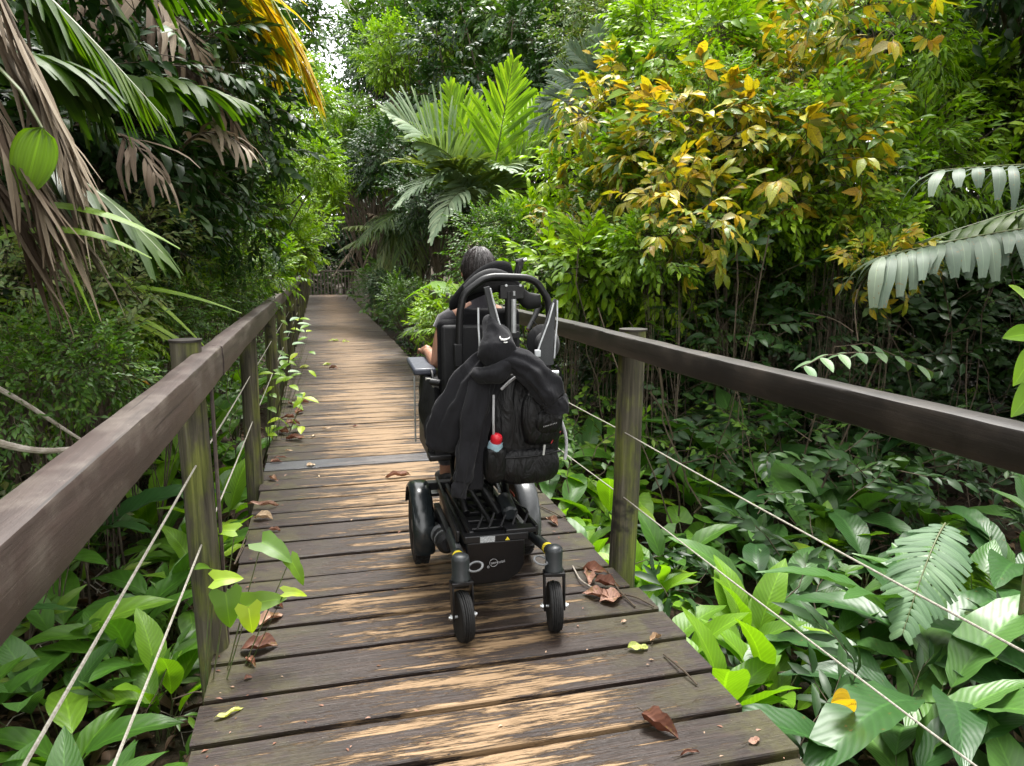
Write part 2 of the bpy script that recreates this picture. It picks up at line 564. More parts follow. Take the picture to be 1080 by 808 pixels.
def trunk_mesh(name, cs, h, r, seed, mat=None, nstem=1):
    rng = random.Random(seed)
    m = MB()
    for s in range(nstem):
        bx, by = (rng.uniform(-.25, .25), rng.uniform(-.25, .25)) if nstem > 1 else (0, 0)
        tx, ty = rng.uniform(-.12, .12) * h, rng.uniform(-.12, .12) * h
        pts = [Vector((bx + tx * t * t + 0.03 * h * math.sin(t * 6 + s), by + ty * t + 0.03 * h * math.cos(t * 5 + s), -0.3 + (h + 0.3) * t)) for t in [i / 6 for i in range(7)]]
        m.tube(pts, [r * (1 - 0.55 * i / 6) for i in range(7)], 7)
        for i, c in enumerate(cs):
            if i % nstem != s: continue
            a = pts[rng.randint(2, 6)]
            c = Vector(c)
            mid = (a + c) / 2 + Vector((rng.uniform(-.1, .1), rng.uniform(-.1, .1), -0.08 * (c - a).length))
            m.tube([a, mid, c], [r * 0.4, r * 0.25, r * 0.1], 5)
    o = m.build(name, mat or BARK)
    me = o.data
    bpy.data.objects.remove(o)
    return me


def frond(rel, p0, p1, arch=0.3, N=26, Lm=0.6, wd=0.05, droop=0.5, ang0=1.15, ang1=0.5, roll=0.0, seed=1, tip=0.35, lift=0.15,
          nref=(0, 0, 1.0), start=0.12, prof=0.55, rr=0.012, ragged=0.1, rows=5, cols=3, minl=0.25, bendside=0.0, jit=0.03):
    """pinnate frond from p0 to p1 (world), stored relative to rel"""
    rng = np.random.default_rng(seed)
    p0, p1, rel = np.array(p0, float), np.array(p1, float), np.array(rel, float)
    ts = np.linspace(0, 1, 15)
    D = np.linalg.norm(p1 - p0)
    side0 = np.cross(p1 - p0, [0, 0, 1.0])
    side0 /= (np.linalg.norm(side0) + 1e-9)
    def P(t):
        return p0 + (p1 - p0) * t + np.array([0, 0, 1.0]) * arch * D * (4 * t * (1 - t)) * (1.0 - 0.35 * t) + side0 * bendside * D * 4 * t * (1 - t)
    pts = [P(t) - rel for t in ts]
    parts = [rod(pts, rr, rr * 0.25, 1, 4)]
    tt = start + (1 - start) * (np.arange(N) + 0.5) / N
    for i, t in enumerate(tt):
        c = P(t)
        tg = P(min(t + 0.01, 1.0)) - P(t - 0.01)
        tg /= np.linalg.norm(tg)
        sx = np.cross(tg, nref)
        sx /= (np.linalg.norm(sx) + 1e-9)
        nn = np.cross(sx, tg)
        cr_, sr_ = math.cos(roll), math.sin(roll)
        sx, nn = sx * cr_ + nn * sr_, nn * cr_ - sx * sr_
        q = (t - start) / (1 - start)
        ll = Lm * max(minl, (math.sin(PI * min(1, (q * (1 - 0.0)) ** prof)) ** 0.7) if q < 0.999 else minl)
        an = ang0 + (ang1 - ang0) * q
        for sd_ in (-1, 1):
            if rng.random() < ragged * 0.35: continue
            a_ = an + rng.normal() * 0.06
            l_ = ll * (1 + rng.normal() * ragged)
            d = math.cos(a_) * tg + math.sin(a_) * sx * sd_ + lift * nn
            d /= np.linalg.norm(d)
            cp = c - rel
            hd = d.copy()
            Vv, Uu = [], []
            pos = cp.copy()
            dr = droop * (1 + rng.normal() * 0.2)
            ww0 = wd * (0.85 + 0.3 * rng.random())
            cen = []
            for k in range(rows + 1):
                cen.append(pos.copy())
                hd = hd + rng.normal(size=3) * jit + np.array([0, 0, -1.0]) * dr / rows * (0.5 + k / rows)
                hd /= np.linalg.norm(hd)
                pos = pos + hd * l_ / rows
            wax = np.cross(nn, d)
            wax /= (np.linalg.norm(wax) + 1e-9)
            for k in range(rows + 1):
                s = k / rows
                wk = ww0 * (0.35 + 0.65 * min(1, s * 4)) * (1 if s < 0.6 else 1 - (1 - tip) * (s - 0.6) / 0.4)
                for j in range(cols):
                    u = j / (cols - 1) * 2 - 1
                    Vv.append(cen[k] + wax * u * wk + nn * (-0.25 if cols == 3 else 0) * abs(u) * wk)
                    Uu.append((0.5 + u / 2, s))
            Ff = [(r_ * cols + j, r_ * cols + j + 1, (r_ + 1) * cols + j + 1, (r_ + 1) * cols + j) for r_ in range(rows) for j in range(cols - 1)]
            parts.append(T(Vv, Ff, Uu, np.full(len(Vv), min(1, max(0, rng.random() * 0.7 + 0.3 * q)))))
    return join(parts)


# ------------------------------------------------------------------ terrain
def ground_z(x, y):
    x = np.asarray(x, float); y = np.asarray(y, float)
    z = np.where(x < 0.45, -0.50, -0.72)
    z = z + np.clip(-1.3 - x, 0, 4) * 0.22 + np.clip(-5.5 - x, 0, 30) * 0.30
    z = z + np.clip(x - 6.0, 0, 40) * 0.16
    z = z + np.clip(y - 40, 0, 80) * 0.12 + np.clip(-6 - y, 0, 60) * 0.02
    z = z + 0.05 * np.sin(x * 2.1 + y * 1.3) + 0.05 * np.sin(y * 1.7 - x * 0.9)
    # level under the turn of the walkway
    return z


def gz(x, y):
    return float(ground_z(x, y))


gx = np.concatenate([np.linspace(-90, -12, 27)[:-1], np.linspace(-12, 14, 105), np.linspace(14, 90, 27)[1:]])
gy = np.concatenate([np.linspace(-60, -4, 20)[:-1], np.linspace(-4, 40, 150), np.linspace(40, 130, 30)[1:]])
GX, GY = np.meshgrid(gx, gy)
GZ = ground_z(GX, GY) + 0.02 * np.sin(GX * 9) * np.cos(GY * 8)
nx, ny = len(gx), len(gy)
idx = np.arange(nx * ny).reshape(ny, nx)
q = np.stack([idx[:-1, :-1], idx[:-1, 1:], idx[1:, 1:], idx[1:, :-1]], -1).reshape(-1, 4)
g = NT('forest_soil')
oc = g.coord('Object')
n1 = g.noise(oc, 3.0, 8, 0.7)
n2 = g.noise(oc, 28.0, 6, 0.7)
c = g.ramp(n2, [(0.3, (0.012, 0.009, 0.006)), (0.55, (0.05, 0.035, 0.022)), (0.75, (0.12, 0.085, 0.055))])
c = g.mix(g.ramp(n1, [(0.5, 0.0), (0.7, 0.7)]), c, (0.022, 0.04, 0.014))
SOIL = g.out(g.bsdf(c, 0.9, 0.2, 0, n2, 0.8, 0.03))
gt = T(np.stack([GX.ravel(), GY.ravel(), GZ.ravel()], 1), q, np.zeros((nx * ny, 2)))
tag(link('ground', to_mesh('ground', gt, SOIL)), 'dark forest floor of soil and rotting leaves beside the walkway', kind='structure')

# ------------------------------------------------------------------ timber materials
DX0, DX1 = -0.44, 1.36
PITCHB = 0.246


def deck_material(name, wet=0.0):
    g = NT(name)
    oc = g.coord('Object')
    at_ = g.n('Attribute', attribute_name='rnd').outputs['Fac']
    sep = g.n('SeparateXYZ')
    g.l(oc, sep.inputs[0])
    comb = g.n('CombineXYZ')
    g.l(g.math('ADD', sep.outputs[0], g.math('MULTIPLY', at_, 37.0)), comb.inputs[0])
    g.l(sep.outputs[1], comb.inputs[1])
    g.l(sep.outputs[2], comb.inputs[2])
    v = comb.outputs[0]
    grain = g.noise(g.mapping(v, (2.2, 60, 60)), 1.5, 8, 0.7, 0.6)
    fine = g.noise(g.mapping(v, (9, 260, 200)), 1.0, 4, 0.6)
    patch = g.noise(g.mapping(v, (1.1, 11.0, 5)), 1.6, 6, 0.62, 0.3)
    flake = g.noise(g.mapping(v, (9, 95, 95)), 1.0, 8, 0.8, 0.6)
    # worn strip down the middle of the walkway
    mid = g.math('SUBTRACT', 1.0, g.math('MULTIPLY', g.math('ABSOLUTE', g.math('SUBTRACT', sep.outputs[0], 0.50)), 1.05), clamp=True)
    mid = g.math('POWER', mid, 0.8)
    # extra tan farther along, painted in for the sky's sheen on the boards
    far_sheen = g.math('MULTIPLY', g.math('SUBTRACT', sep.outputs[1], 3.2), 0.02, clamp=True)
    far_sheen = g.math('MINIMUM', far_sheen, 0.05)
    s = g.math('ADD', g.math('MULTIPLY', patch, 0.60), g.math('MULTIPLY', flake, 0.50))
    s = g.math('ADD', s, g.math('MULTIPLY', grain, 0.25))
    s = g.math('ADD', s, g.math('MULTIPLY', mid, 0.22))
    s = g.math('ADD', s, far_sheen)
    s = g.math('ADD', s, g.math('MULTIPLY', at_, 0.05))
    wear_sheen = g.ramp(s, [(0.880, 0.0), (0.898, 0.6), (0.935, 1.0)])
    dark = g.ramp(grain, [(0.25, (0.006, 0.0036, 0.0029)), (0.5, (0.019, 0.0115, 0.0090)), (0.8, (0.060, 0.038, 0.030))])
    dark = g.mix(g.ramp(fine, [(0.45, 0.0), (0.85, 0.35)]), dark, (0.10, 0.068, 0.052))
    tan = g.ramp(grain, [(0.2, (0.10, 0.058, 0.032)), (0.5, (0.22, 0.142, 0.075)), (0.8, (0.36, 0.245, 0.14))])
    col = g.mix(wear_sheen, dark, tan)
    # algae at both edges of the boards
    edge = g.math('MULTIPLY', g.math('SUBTRACT', g.math('ABSOLUTE', g.math('SUBTRACT', sep.outputs[0], 0.46)), 0.42), 2.4, clamp=True)
    alg = g.math('MULTIPLY', edge, g.ramp(g.noise(v, 5.0, 5, 0.65), [(0.45, 0.0), (0.62, 0.8)]))
    col = g.mix(alg, col, (0.060, 0.055, 0.016))
    sheen_tint = g.math('MULTIPLY', g.math('SUBTRACT', sep.outputs[1], 5.0), 0.10, clamp=True)  # paler tone painted on distant boards in place of reflected sky
    col = g.mix(g.math('MULTIPLY', sheen_tint, 0.35), col, g.mix(g.ramp(grain, [(0.3, 0.0), (0.7, 1.0)]), (0.035, 0.024, 0.019), (0.20, 0.145, 0.11)))
    pk = g.ramp(g.noise(v, 170.0, 2, 0.5), [(0.74, 0.0), (0.78, 0.7)])
    col = g.mix(pk, col, (0.42, 0.36, 0.30))
    if wet:
        col = g.mix(wet, col, (0.085, 0.088, 0.098))
    rough = g.math('MULTIPLY_ADD', wear_sheen, 0.14, 0.40 if not wet else 0.27)
    rough = g.math('ADD', rough, g.math('MULTIPLY', grain, 0.16))
    hgt = g.math('SUBTRACT', g.math('ADD', g.math('MULTIPLY', grain, 0.6), g.math('MULTIPLY', fine, 0.3)), g.math('MULTIPLY', wear_sheen, 0.4))
    return g.out(g.bsdf(col, rough, 0.36, 0, hgt, 0.8, 0.008))


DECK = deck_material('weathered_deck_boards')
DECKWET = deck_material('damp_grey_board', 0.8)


def rail_material(name, base, pale, top=(0.0, 0.0, 0.0)):
    g = NT(name)
    oc = g.coord('Object')
    gr = g.noise(g.mapping(oc, (40, 1.6, 40)), 1.5, 7, 0.68, 0.5)
    bl = g.noise(oc, 6.0, 6, 0.65)
    sp = g.noise(oc, 60.0, 4, 0.7)
    c = g.ramp(gr, [(0.3, tuple(x * 0.6 for x in base)), (0.6, base), (0.85, tuple(x * 1.6 for x in base))])
    c = g.mix(g.ramp(bl, [(0.46, 0.0), (0.66, 0.75)]), c, pale)
    c = g.mix(g.ramp(g.noise(g.mapping(oc, (9, 0.8, 9)), 2.2, 5, 0.6), [(0.5, 0.0), (0.6, 0.55)]), c, tuple(x * 0.45 for x in base))
    ck = g.noise(g.mapping(oc, (70, 0.9, 70)), 1.0, 3, 0.5)
    c = g.mix(g.ramp(ck, [(0.66, 0.0), (0.70, 0.8)]), c, tuple(x * 0.2 for x in base))
    c = g.mix(g.ramp(sp, [(0.68, 0.0), (0.75, 0.6)]), c, tuple(min(1, x * 2.4) for x in pale))
    return g.out(g.bsdf(c, g.math('MULTIPLY_ADD', bl, 0.25, 0.35), 0.5, 0, gr, 0.4, 0.004))


RAIL_L = rail_material('purple_brown_rail_stain', (0.056, 0.038, 0.033), (0.11, 0.09, 0.075))
RAIL_R = rail_material('dark_brown_rail_stain', (0.017, 0.0125, 0.010), (0.045, 0.034, 0.026))
g = NT('algae_covered_post')
oc = g.coord('Object')
gr = g.noise(g.mapping(oc, (30, 30, 1.3)), 1.6, 7, 0.66, 0.5)
bl = g.noise(g.mapping(oc, (6, 6, 2.0)), 1.5, 5, 0.6)
c = g.ramp(gr, [(0.3, (0.025, 0.022, 0.015)), (0.55, (0.085, 0.075, 0.052)), (0.8, (0.19, 0.175, 0.125))])
c = g.mix(g.ramp(bl, [(0.46, 0.0), (0.60, 0.8)]), c, g.ramp(gr, [(0.3, (0.030, 0.042, 0.007)), (0.7, (0.21, 0.23, 0.045))]))
c = g.mix(g.ramp(g.noise(oc, 4.0, 4, 0.6), [(0.60, 0.0), (0.66, 0.9)]), c, (0.022, 0.02, 0.016))
POST = g.out(g.bsdf(c, 0.72, 0.3, 0, gr, 0.6, 0.006))
ROPE = simple('weathered_cable', (0.38, 0.36, 0.31), 0.6, 0.4, nscale=120, col2=(0.22, 0.20, 0.16), bstr=0.5)

# ------------------------------------------------------------------ boardwalk
YEND = 37.0
ts = []
rng = np.random.default_rng(3)
y = 2.245 - PITCHB * 20
bi = 0
boards_v, boards_f, boards_r, boards_m = [], [], [], []


def board(x0, x1, y0, y1, r, mi, top=0.0, th=0.045, axis=0):
    xs = np.linspace(x0, x1, 7 if axis == 0 else 2)
    ch = 0.004
    prof = [(0, -th), (0, -ch), (ch, 0), (0.5 * (y1 - y0), 0.0), (y1 - y0 - ch, 0), (y1 - y0, -ch), (y1 - y0, -th)]
    n0 = sum(len(a_) for a_ in boards_v)
    vv = []
    warp = rng.normal() * 0.0012
    for i, x in enumerate(xs):
        for a_, z_ in prof:
            vv.append((x, y0 + a_ + 0.001 * math.sin(x * 5 + r * 9), top + z_ + warp * math.cos(x * 3)))
    ff = []
    k = len(prof)
    for i in range(len(xs) - 1):
        for j in range(k - 1):
            ff.append((n0 + i * k + j, n0 + (i + 1) * k + j, n0 + (i + 1) * k + j + 1, n0 + i * k + j + 1))
        ff.append((n0 + i * k, n0 + i * k + k - 1, n0 + (i + 1) * k + k - 1, n0 + (i + 1) * k))
    for e in (0, len(xs) - 1):
        b0 = n0 + e * k
        ff += [(b0, b0 + 1, b0 + 5, b0 + 6), (b0 + 1, b0 + 2, b0 + 4, b0 + 5)]
    boards_v.append(np.array(vv)); boards_f.extend(ff)
    boards_r.append(np.full(len(vv), r)); boards_m.extend([mi] * len(ff))


while y < YEND:
    gap = 0.027 + 0.005 * rng.random()
    wet = abs(y - (2.245 + PITCHB * 13)) < 0.02
    r = rng.random()
    e0, e1 = rng.normal() * 0.008, rng.normal() * 0.012
    x1 = DX1
    if y > 32.2: x1 = 4.6
    board(DX0 + e0, x1 + e1, y + gap, y + PITCHB, r, 1 if wet else 0, rng.normal() * 0.0015)
    y += PITCHB
    bi += 1
bt = T(np.concatenate(boards_v), boards_f, np.zeros((sum(len(a_) for a_ in boards_v), 2)), np.concatenate(boards_r), boards_m)
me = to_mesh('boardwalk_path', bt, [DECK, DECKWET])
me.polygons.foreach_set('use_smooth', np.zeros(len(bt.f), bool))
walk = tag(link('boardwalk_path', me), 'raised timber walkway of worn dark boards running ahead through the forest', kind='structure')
m = MB()
for jx in (-0.36, 0.46, 1.28):
    m.box((jx, (YEND - 2.7) / 2 + 0.2, -0.045 - 0.085), (0.07, YEND + 2.7, 0.16))
jo = m.build('joist', RAIL_R, walk)
m = MB()
yy = -1.7
while yy < YEND:
    for jx in (-0.30, 1.22):
        m.tube([(jx, yy, -1.3), (jx, yy, -0.215)], 0.06, 10)
    m.box((0.46, yy, -0.275), (1.7, 0.07, 0.12))
    yy += 2.3
m.build('support_pile', POST, walk)


# ------------------------------------------------------------------ railings
def post(parent, x, y, top, r, lean=(0, 0), flat_side=0, cap=True, seed=0):
    m = MB()
    rr = random.Random(seed)
    hs = [-1.1, -0.5, 0.0, 0.35, 0.7, top]
    m.tube([(x + lean[0] * (h / top) + rr.uniform(-.003, .003), y + lean[1] * (h / top), h) for h in hs],
           [r * k for k in (1.06, 1.04, 1.03, 1.0, 1.0, 0.98)], 20)
    if cap:
        m.tube([(x + lean[0], y + lean[1], top), (x + lean[0], y + lean[1], top + 0.008)], r * 1.06, 20, 1)
    o = m.build('post', [POST, RAIL_R], parent)
    return o


def rough_beam(m, x, _z, y0, y1, w2, h, z0, z1):
    """weathered beam: rounded arrises, slightly uneven faces and edges"""
    m = MB()
    n = max(10, int((y1 - y0) / 0.05))
    c = 0.009
    prof = [(-w2, -c), (-w2, -h * .5), (-w2, -h + c), (-w2 + c * .3, -h + c * .3), (-w2 + c, -h), (0, -h), (w2 - c, -h), (w2 - c * .3, -h + c * .3), (w2, -h + c), (w2, -h * .5), (w2, -c),
            (w2 - c * .3, -c * .3), (w2 - c, 0), (0, 0.0015), (-w2 + c, 0), (-w2 + c * .3, -c * .3)]
    rings = []
    for i in range(n + 1):
        t = i / n
        y = y0 + (y1 - y0) * t
        zt = z0 + (z1 - z0) * t + 0.0025 * math.sin(y * 1.9)
        ring = []
        for (a_, b_) in prof:
            v = mnoise.noise_vector(Vector((a_ * 30 + x * 9, y * 5, b_ * 30)))
            v2 = mnoise.noise_vector(Vector((a_ * 60, y * 22 + x, b_ * 60)))
            ring.append(Vector((x + a_ + v.x * 0.0022 + v2.x * 0.0009 + 0.002 * math.sin(y * 1.3 + x), y, zt + b_ + v.z * 0.0022 + v2.z * 0.0009)))
        rings.append(ring)
    m.loft(rings)
    return m


def sag_cable(m, pts, r=0.0045, sag=0.006):
    full = []
    for i in range(len(pts) - 1):
        a_, b_ = Vector(pts[i]), Vector(pts[i + 1])
        for k in range(6):
            t = k / 6
            p = a_.lerp(b_, t)
            p.z -= sag * 4 * t * (1 - t)
            full.append(p)
    full.append(Vector(pts[-1]))
    m.tube(full, r, 6)


left = thing('timber_railing', 'purplish-brown timber railing along the left edge of the boardwalk', 'railing', (0, 0, 0))
LY = [0.6, 2.89, 5.15, 7.5, 9.8, 12.1, 14.4, 16.7, 19.0, 21.3, 23.6, 26.0, 28.5, 31.0, 33.5, 36.6]
for i, y in enumerate(LY):
    post(left, -0.455 if i == 1 else -0.470, y, 1.20 if i == 1 else 1.12, 0.055, (-0.022 if i == 1 else 0.0, 0), seed=i)
joints = [-1.6, 3.08, 7.5, 12.1, 16.7, 21.3, 26.0, 31.0, 36.7]
def ltop(y): return 1.145 + 0.006 * min(y, 4) + 0.0016 * max(0, y - 4)
for a_, b_ in zip(joints[:-1], joints[1:]):
    m = MB()
    za, zb = ltop(a_), ltop(b_)
    x = -0.41
    for (y0, z0), (y1, z1) in [((a_ + 0.002, za), (b_ - 0.002, zb))]:
        w2, h2 = 0.038, 0.12
        xj = -0.004 if a_ < 3 else 0.0
        V_ = [(x - w2 + xj, y0, z0 - h2), (x + w2 + xj, y0, z0 - h2), (x + w2 + xj, y0, z0), (x - w2 + xj, y0, z0),
              (x - w2, y1, z1 - h2), (x + w2, y1, z1 - h2), (x + w2, y1, z1), (x - w2, y1, z1)]
        m.add(V_, [(0, 1, 2, 3), (4, 7, 6, 5), (0, 4, 5, 1), (1, 5, 6, 2), (2, 6, 7, 3), (3, 7, 4, 0)])
    rough_beam(m, x + xj, (za + zb) / 2, a_ + .002, b_ - .002, w2, h2, za, zb).build('rail_beam', RAIL_L, left)
# stained splice board on the inside of the second post
m = MB()
for y in (2.89,):
    m.box((-0.402, y + 0.02, 0.42), (0.012, 0.026, 1.2))
m.build('splice_board', RAIL_L, left, bevel=0.003)
for h0 in (0.745, 0.44):
    m = MB()
    sag_cable(m, [(-0.462, yy_, h0 + 0.004 * math.sin(yy_ * 3) - (0.04 if yy_ < 2 else 0)) for yy_ in [-1.5] + LY[1:]], 0.0038)
    m.build('cable', ROPE, left)

right = thing('timber_railing', 'dark brown timber railing along the right edge, running behind the wheelchair', 'railing', (0, 0, 0))
RY = [-1.2, 1.05, 3.36, 5.66, 7.96, 10.2]
for i, y in enumerate(RY):
    post(right, 1.462, y, 1.156, 0.066, (0.025 if i == 2 else 0, 0), seed=20 + i)
rj = [-1.6, 3.42, 7.96, 10.32]
for a_, b_ in zip(rj[:-1], rj[1:]):
    m = MB()
    x, z1 = 1.388, 1.150
    rough_beam(m, x + (0.0 if a_ < 3 else 0.003), 0, a_ + .002, b_ - .002, 0.038, 0.094, z1, z1).build('rail_beam', RAIL_R, right)
for h0 in (0.655, 0.325):
    m = MB()
    sag_cable(m, [(1.435, yy_, h0 + 0.003 * math.sin(yy_ * 2)) for yy_ in RY], 0.0030)
    m.build('cable', ROPE, right)

# slatted fence at the turn
fence = thing('slatted_fence', 'weathered fence of upright slats with a pale top rail at the far turn', 'fence', (0, 0, 0))
SLAT = rail_material('grey_slat_wood', (0.17, 0.145, 0.115), (0.24, 0.22, 0.17))
m = MB()
for (x0, y0, x1, y1) in [(-0.45, 37.05, 4.6, 37.05), (1.46, 31.8, 4.6, 31.8)]:
    nn_ = int(math.hypot(x1 - x0, y1 - y0) / 0.16)
    for i in range(nn_):
        t = (i + 0.5) / nn_
        m.box((x0 + (x1 - x0) * t, y0 + (y1 - y0) * t, 0.5), (0.07, 0.03, 1.1))
nn_ = 60
for i in range(nn_):
    m.box((1.46, 22.0 + 9.8 * (i + 0.5) / nn_, 0.5), (0.03, 0.08, 1.1))
sl = m.build('slat', SLAT, fence)
sl['kind'] = 'stuff'
m = MB()
m.box((2.08, 37.12, 1.12), (5.2, 0.1, 0.09))
m.box((3.02, 31.74, 1.12), (3.2, 0.1, 0.09))
m.box((1.52, 26.9, 1.12), (0.1, 9.8, 0.09))
m.build('top_rail', SLAT, fence, bevel=0.01)
for (x, y) in [(-0.5, 37.2), (1.6, 37.2), (4.6, 37.2), (1.6, 22.0), (1.6, 26.9), (1.6, 31.7), (4.6, 31.7)]:
    m = MB()
    m.tube([(x, y, -1.0), (x, y, 1.3)], 0.07, 12)
    m.build('post', POST, fence)
# ------------------------------------------------------------------ wheelchair
BLK = simple('black_powder_coat', (0.006, 0.006, 0.007), 0.38, 0.4, nscale=60, bstr=0.05)
BLKM = simple('black_matt_plastic', (0.008, 0.008, 0.009), 0.55, 0.3, nscale=80, bstr=0.1)
GLOSS = simple('glossy_dark_fender', (0.012, 0.016, 0.018), 0.22, 0.6, nscale=20, bstr=0.02)
RUB = simple('tyre_rubber', (0.012, 0.012, 0.012), 0.7, 0.3, nscale=90, bstr=0.2)
CHAR = simple('charcoal_metal', (0.022, 0.026, 0.029), 0.4, 0.5, nscale=50, bstr=0.05)
SILV = simple('satin_silver', (0.55, 0.57, 0.58), 0.35, 0.5, 0.7, nscale=40, bstr=0.03)
GREYP = simple('light_grey_plastic', (0.15, 0.155, 0.16), 0.5, 0.4, nscale=40)
YEL = simple('yellow_band', (0.75, 0.60, 0.04), 0.45, 0.4)
REDR = simple('red_reflector', (0.5, 0.05, 0.02), 0.3, 0.6)
WHT = simple('white_print', (0.72, 0.72, 0.70), 0.5, 0.3)
VINYL = simple('navy_vinyl_pad', (0.05, 0.055, 0.075), 0.42, 0.5, nscale=70)
CUSH = simple('black_seat_fabric', (0.006, 0.006, 0.007), 0.85, 0.15, nscale=200, bstr=0.3)
LOGO = simple('grey_print', (0.35, 0.35, 0.36), 0.5, 0.3)


def fabric(name, col, scale=9, bstr=0.7, rough=0.85, sheen=0.3, bdist=0.02, fine=260):
    g = NT(name)
    oc = g.coord('Object')
    a = g.noise(g.mapping(oc, (1.6, 1.6, 0.55)), scale, 4, 0.5, 0.9)
    f = g.noise(oc, fine, 2, 0.5)
    h = g.math('ADD', a, g.math('MULTIPLY', f, 0.05))
    c = g.mix(g.math('MULTIPLY', f, 0.5), col, tuple(x * 1.6 for x in col))
    b = g.bsdf(c, rough, 0.25, 0, h, bstr, bdist)
    b.node.inputs['Sheen Weight'].default_value = sheen
    b.node.inputs['Sheen Roughness'].default_value = 0.5
    return g.out(b)


HOOD = fabric('charcoal_fleece', (0.0085, 0.0085, 0.0105), 7, 0.8, 0.9, 0.08)
PACK = fabric('black_ripstop', (0.0055, 0.0055, 0.006), 13, 1.0, 0.40, 0.0, 0.02)
PACKG = fabric('grey_mesh_trim', (0.30, 0.30, 0.31), 20, 0.3, 0.7, 0.2)

WX, WY = 0.70, 3.30
chair = thing('power_wheelchair', 'black motorised wheelchair seen from behind with raised seat and two small rear wheels', 'wheelchair', (WX, WY, 0), math.radians(-1.0))


def wheel_group(parent, x, y):
    ax = (1, 0, 0)
    s = -1 if x < 0 else 1
    wh = bpy.data.objects.new('drive_wheel', None)
    C.objects.link(wh); wh.parent = parent; wh.location = (x, y, 0.187)
    m = MB()
    m.lathe([(0.115, -0.036), (0.155, -0.040), (0.176, -0.036), (0.187, -0.022), (0.188, 0), (0.187, 0.022), (0.176, 0.036), (0.155, 0.040), (0.115, 0.036), (0.115, -0.036)], (0, 0, 0), ax, 48)
    for k in range(44):                                     # tread lugs
        a = 2 * PI * k / 44
        for q_ in (-0.02, 0.02):
            m.box((q_, 0.188 * math.cos(a + q_ * 2), 0.188 * math.sin(a + q_ * 2)), (0.022, 0.012, 0.006), Matrix.Rotation(a - PI / 2, 3, 'X'))
    m.build('tyre', RUB, wh)
    m = MB()
    m.lathe([(0.116, -0.034), (0.124, -0.034), (0.124, -0.018), (0.112, -0.016), (0.112, 0.016), (0.124, 0.018), (0.124, 0.034), (0.116, 0.034)], (0, 0, 0), ax, 40)
    m.lathe([(0.0, 0.040), (0.03, 0.038), (0.036, 0.028), (0.036, -0.028), (0.03, -0.038), (0, -0.040)], (0, 0, 0), ax, 24)
    for k in range(5):
        a = 2 * PI * k / 5 + 0.3
        for da in (-0.13, 0.13):
            m.tube([(s * 0.024, 0.028 * math.cos(a), 0.028 * math.sin(a)), (s * 0.030, 0.118 * math.cos(a + da), 0.118 * math.sin(a + da))], 0.007, 8)
    m.build('rim', CHAR, wh)
    m = MB()                                                # fender: curved shell over the top and back
    rings = []
    for i in range(19):
        a = math.radians(-172 + 0) + 0
        a = math.radians(200 - i * (200 - 20) / 18)         # from behind-low over the top to the front
        ca, sa = math.cos(a), math.sin(a)
        ring = []
        for (rx_, rr_) in [(-0.052, 0.197), (-0.052, 0.206), (-0.040, 0.221), (-0.015, 0.226), (0.015, 0.226), (0.040, 0.221), (0.052, 0.206), (0.052, 0.197), (0.046, 0.200), (0.0, 0.217), (-0.046, 0.200)]:
            ring.append(Vector((rx_, rr_ * ca, rr_ * sa)))
        rings.append(ring)
    m.loft(rings)
    m.build('fender', GLOSS if s < 0 else simple('grey_sheen_fender', (0.09, 0.095, 0.10), 0.3, 0.5), wh)


wheel_group(chair, -0.262, 0.245)
wheel_group(chair, 0.262, 0.245)

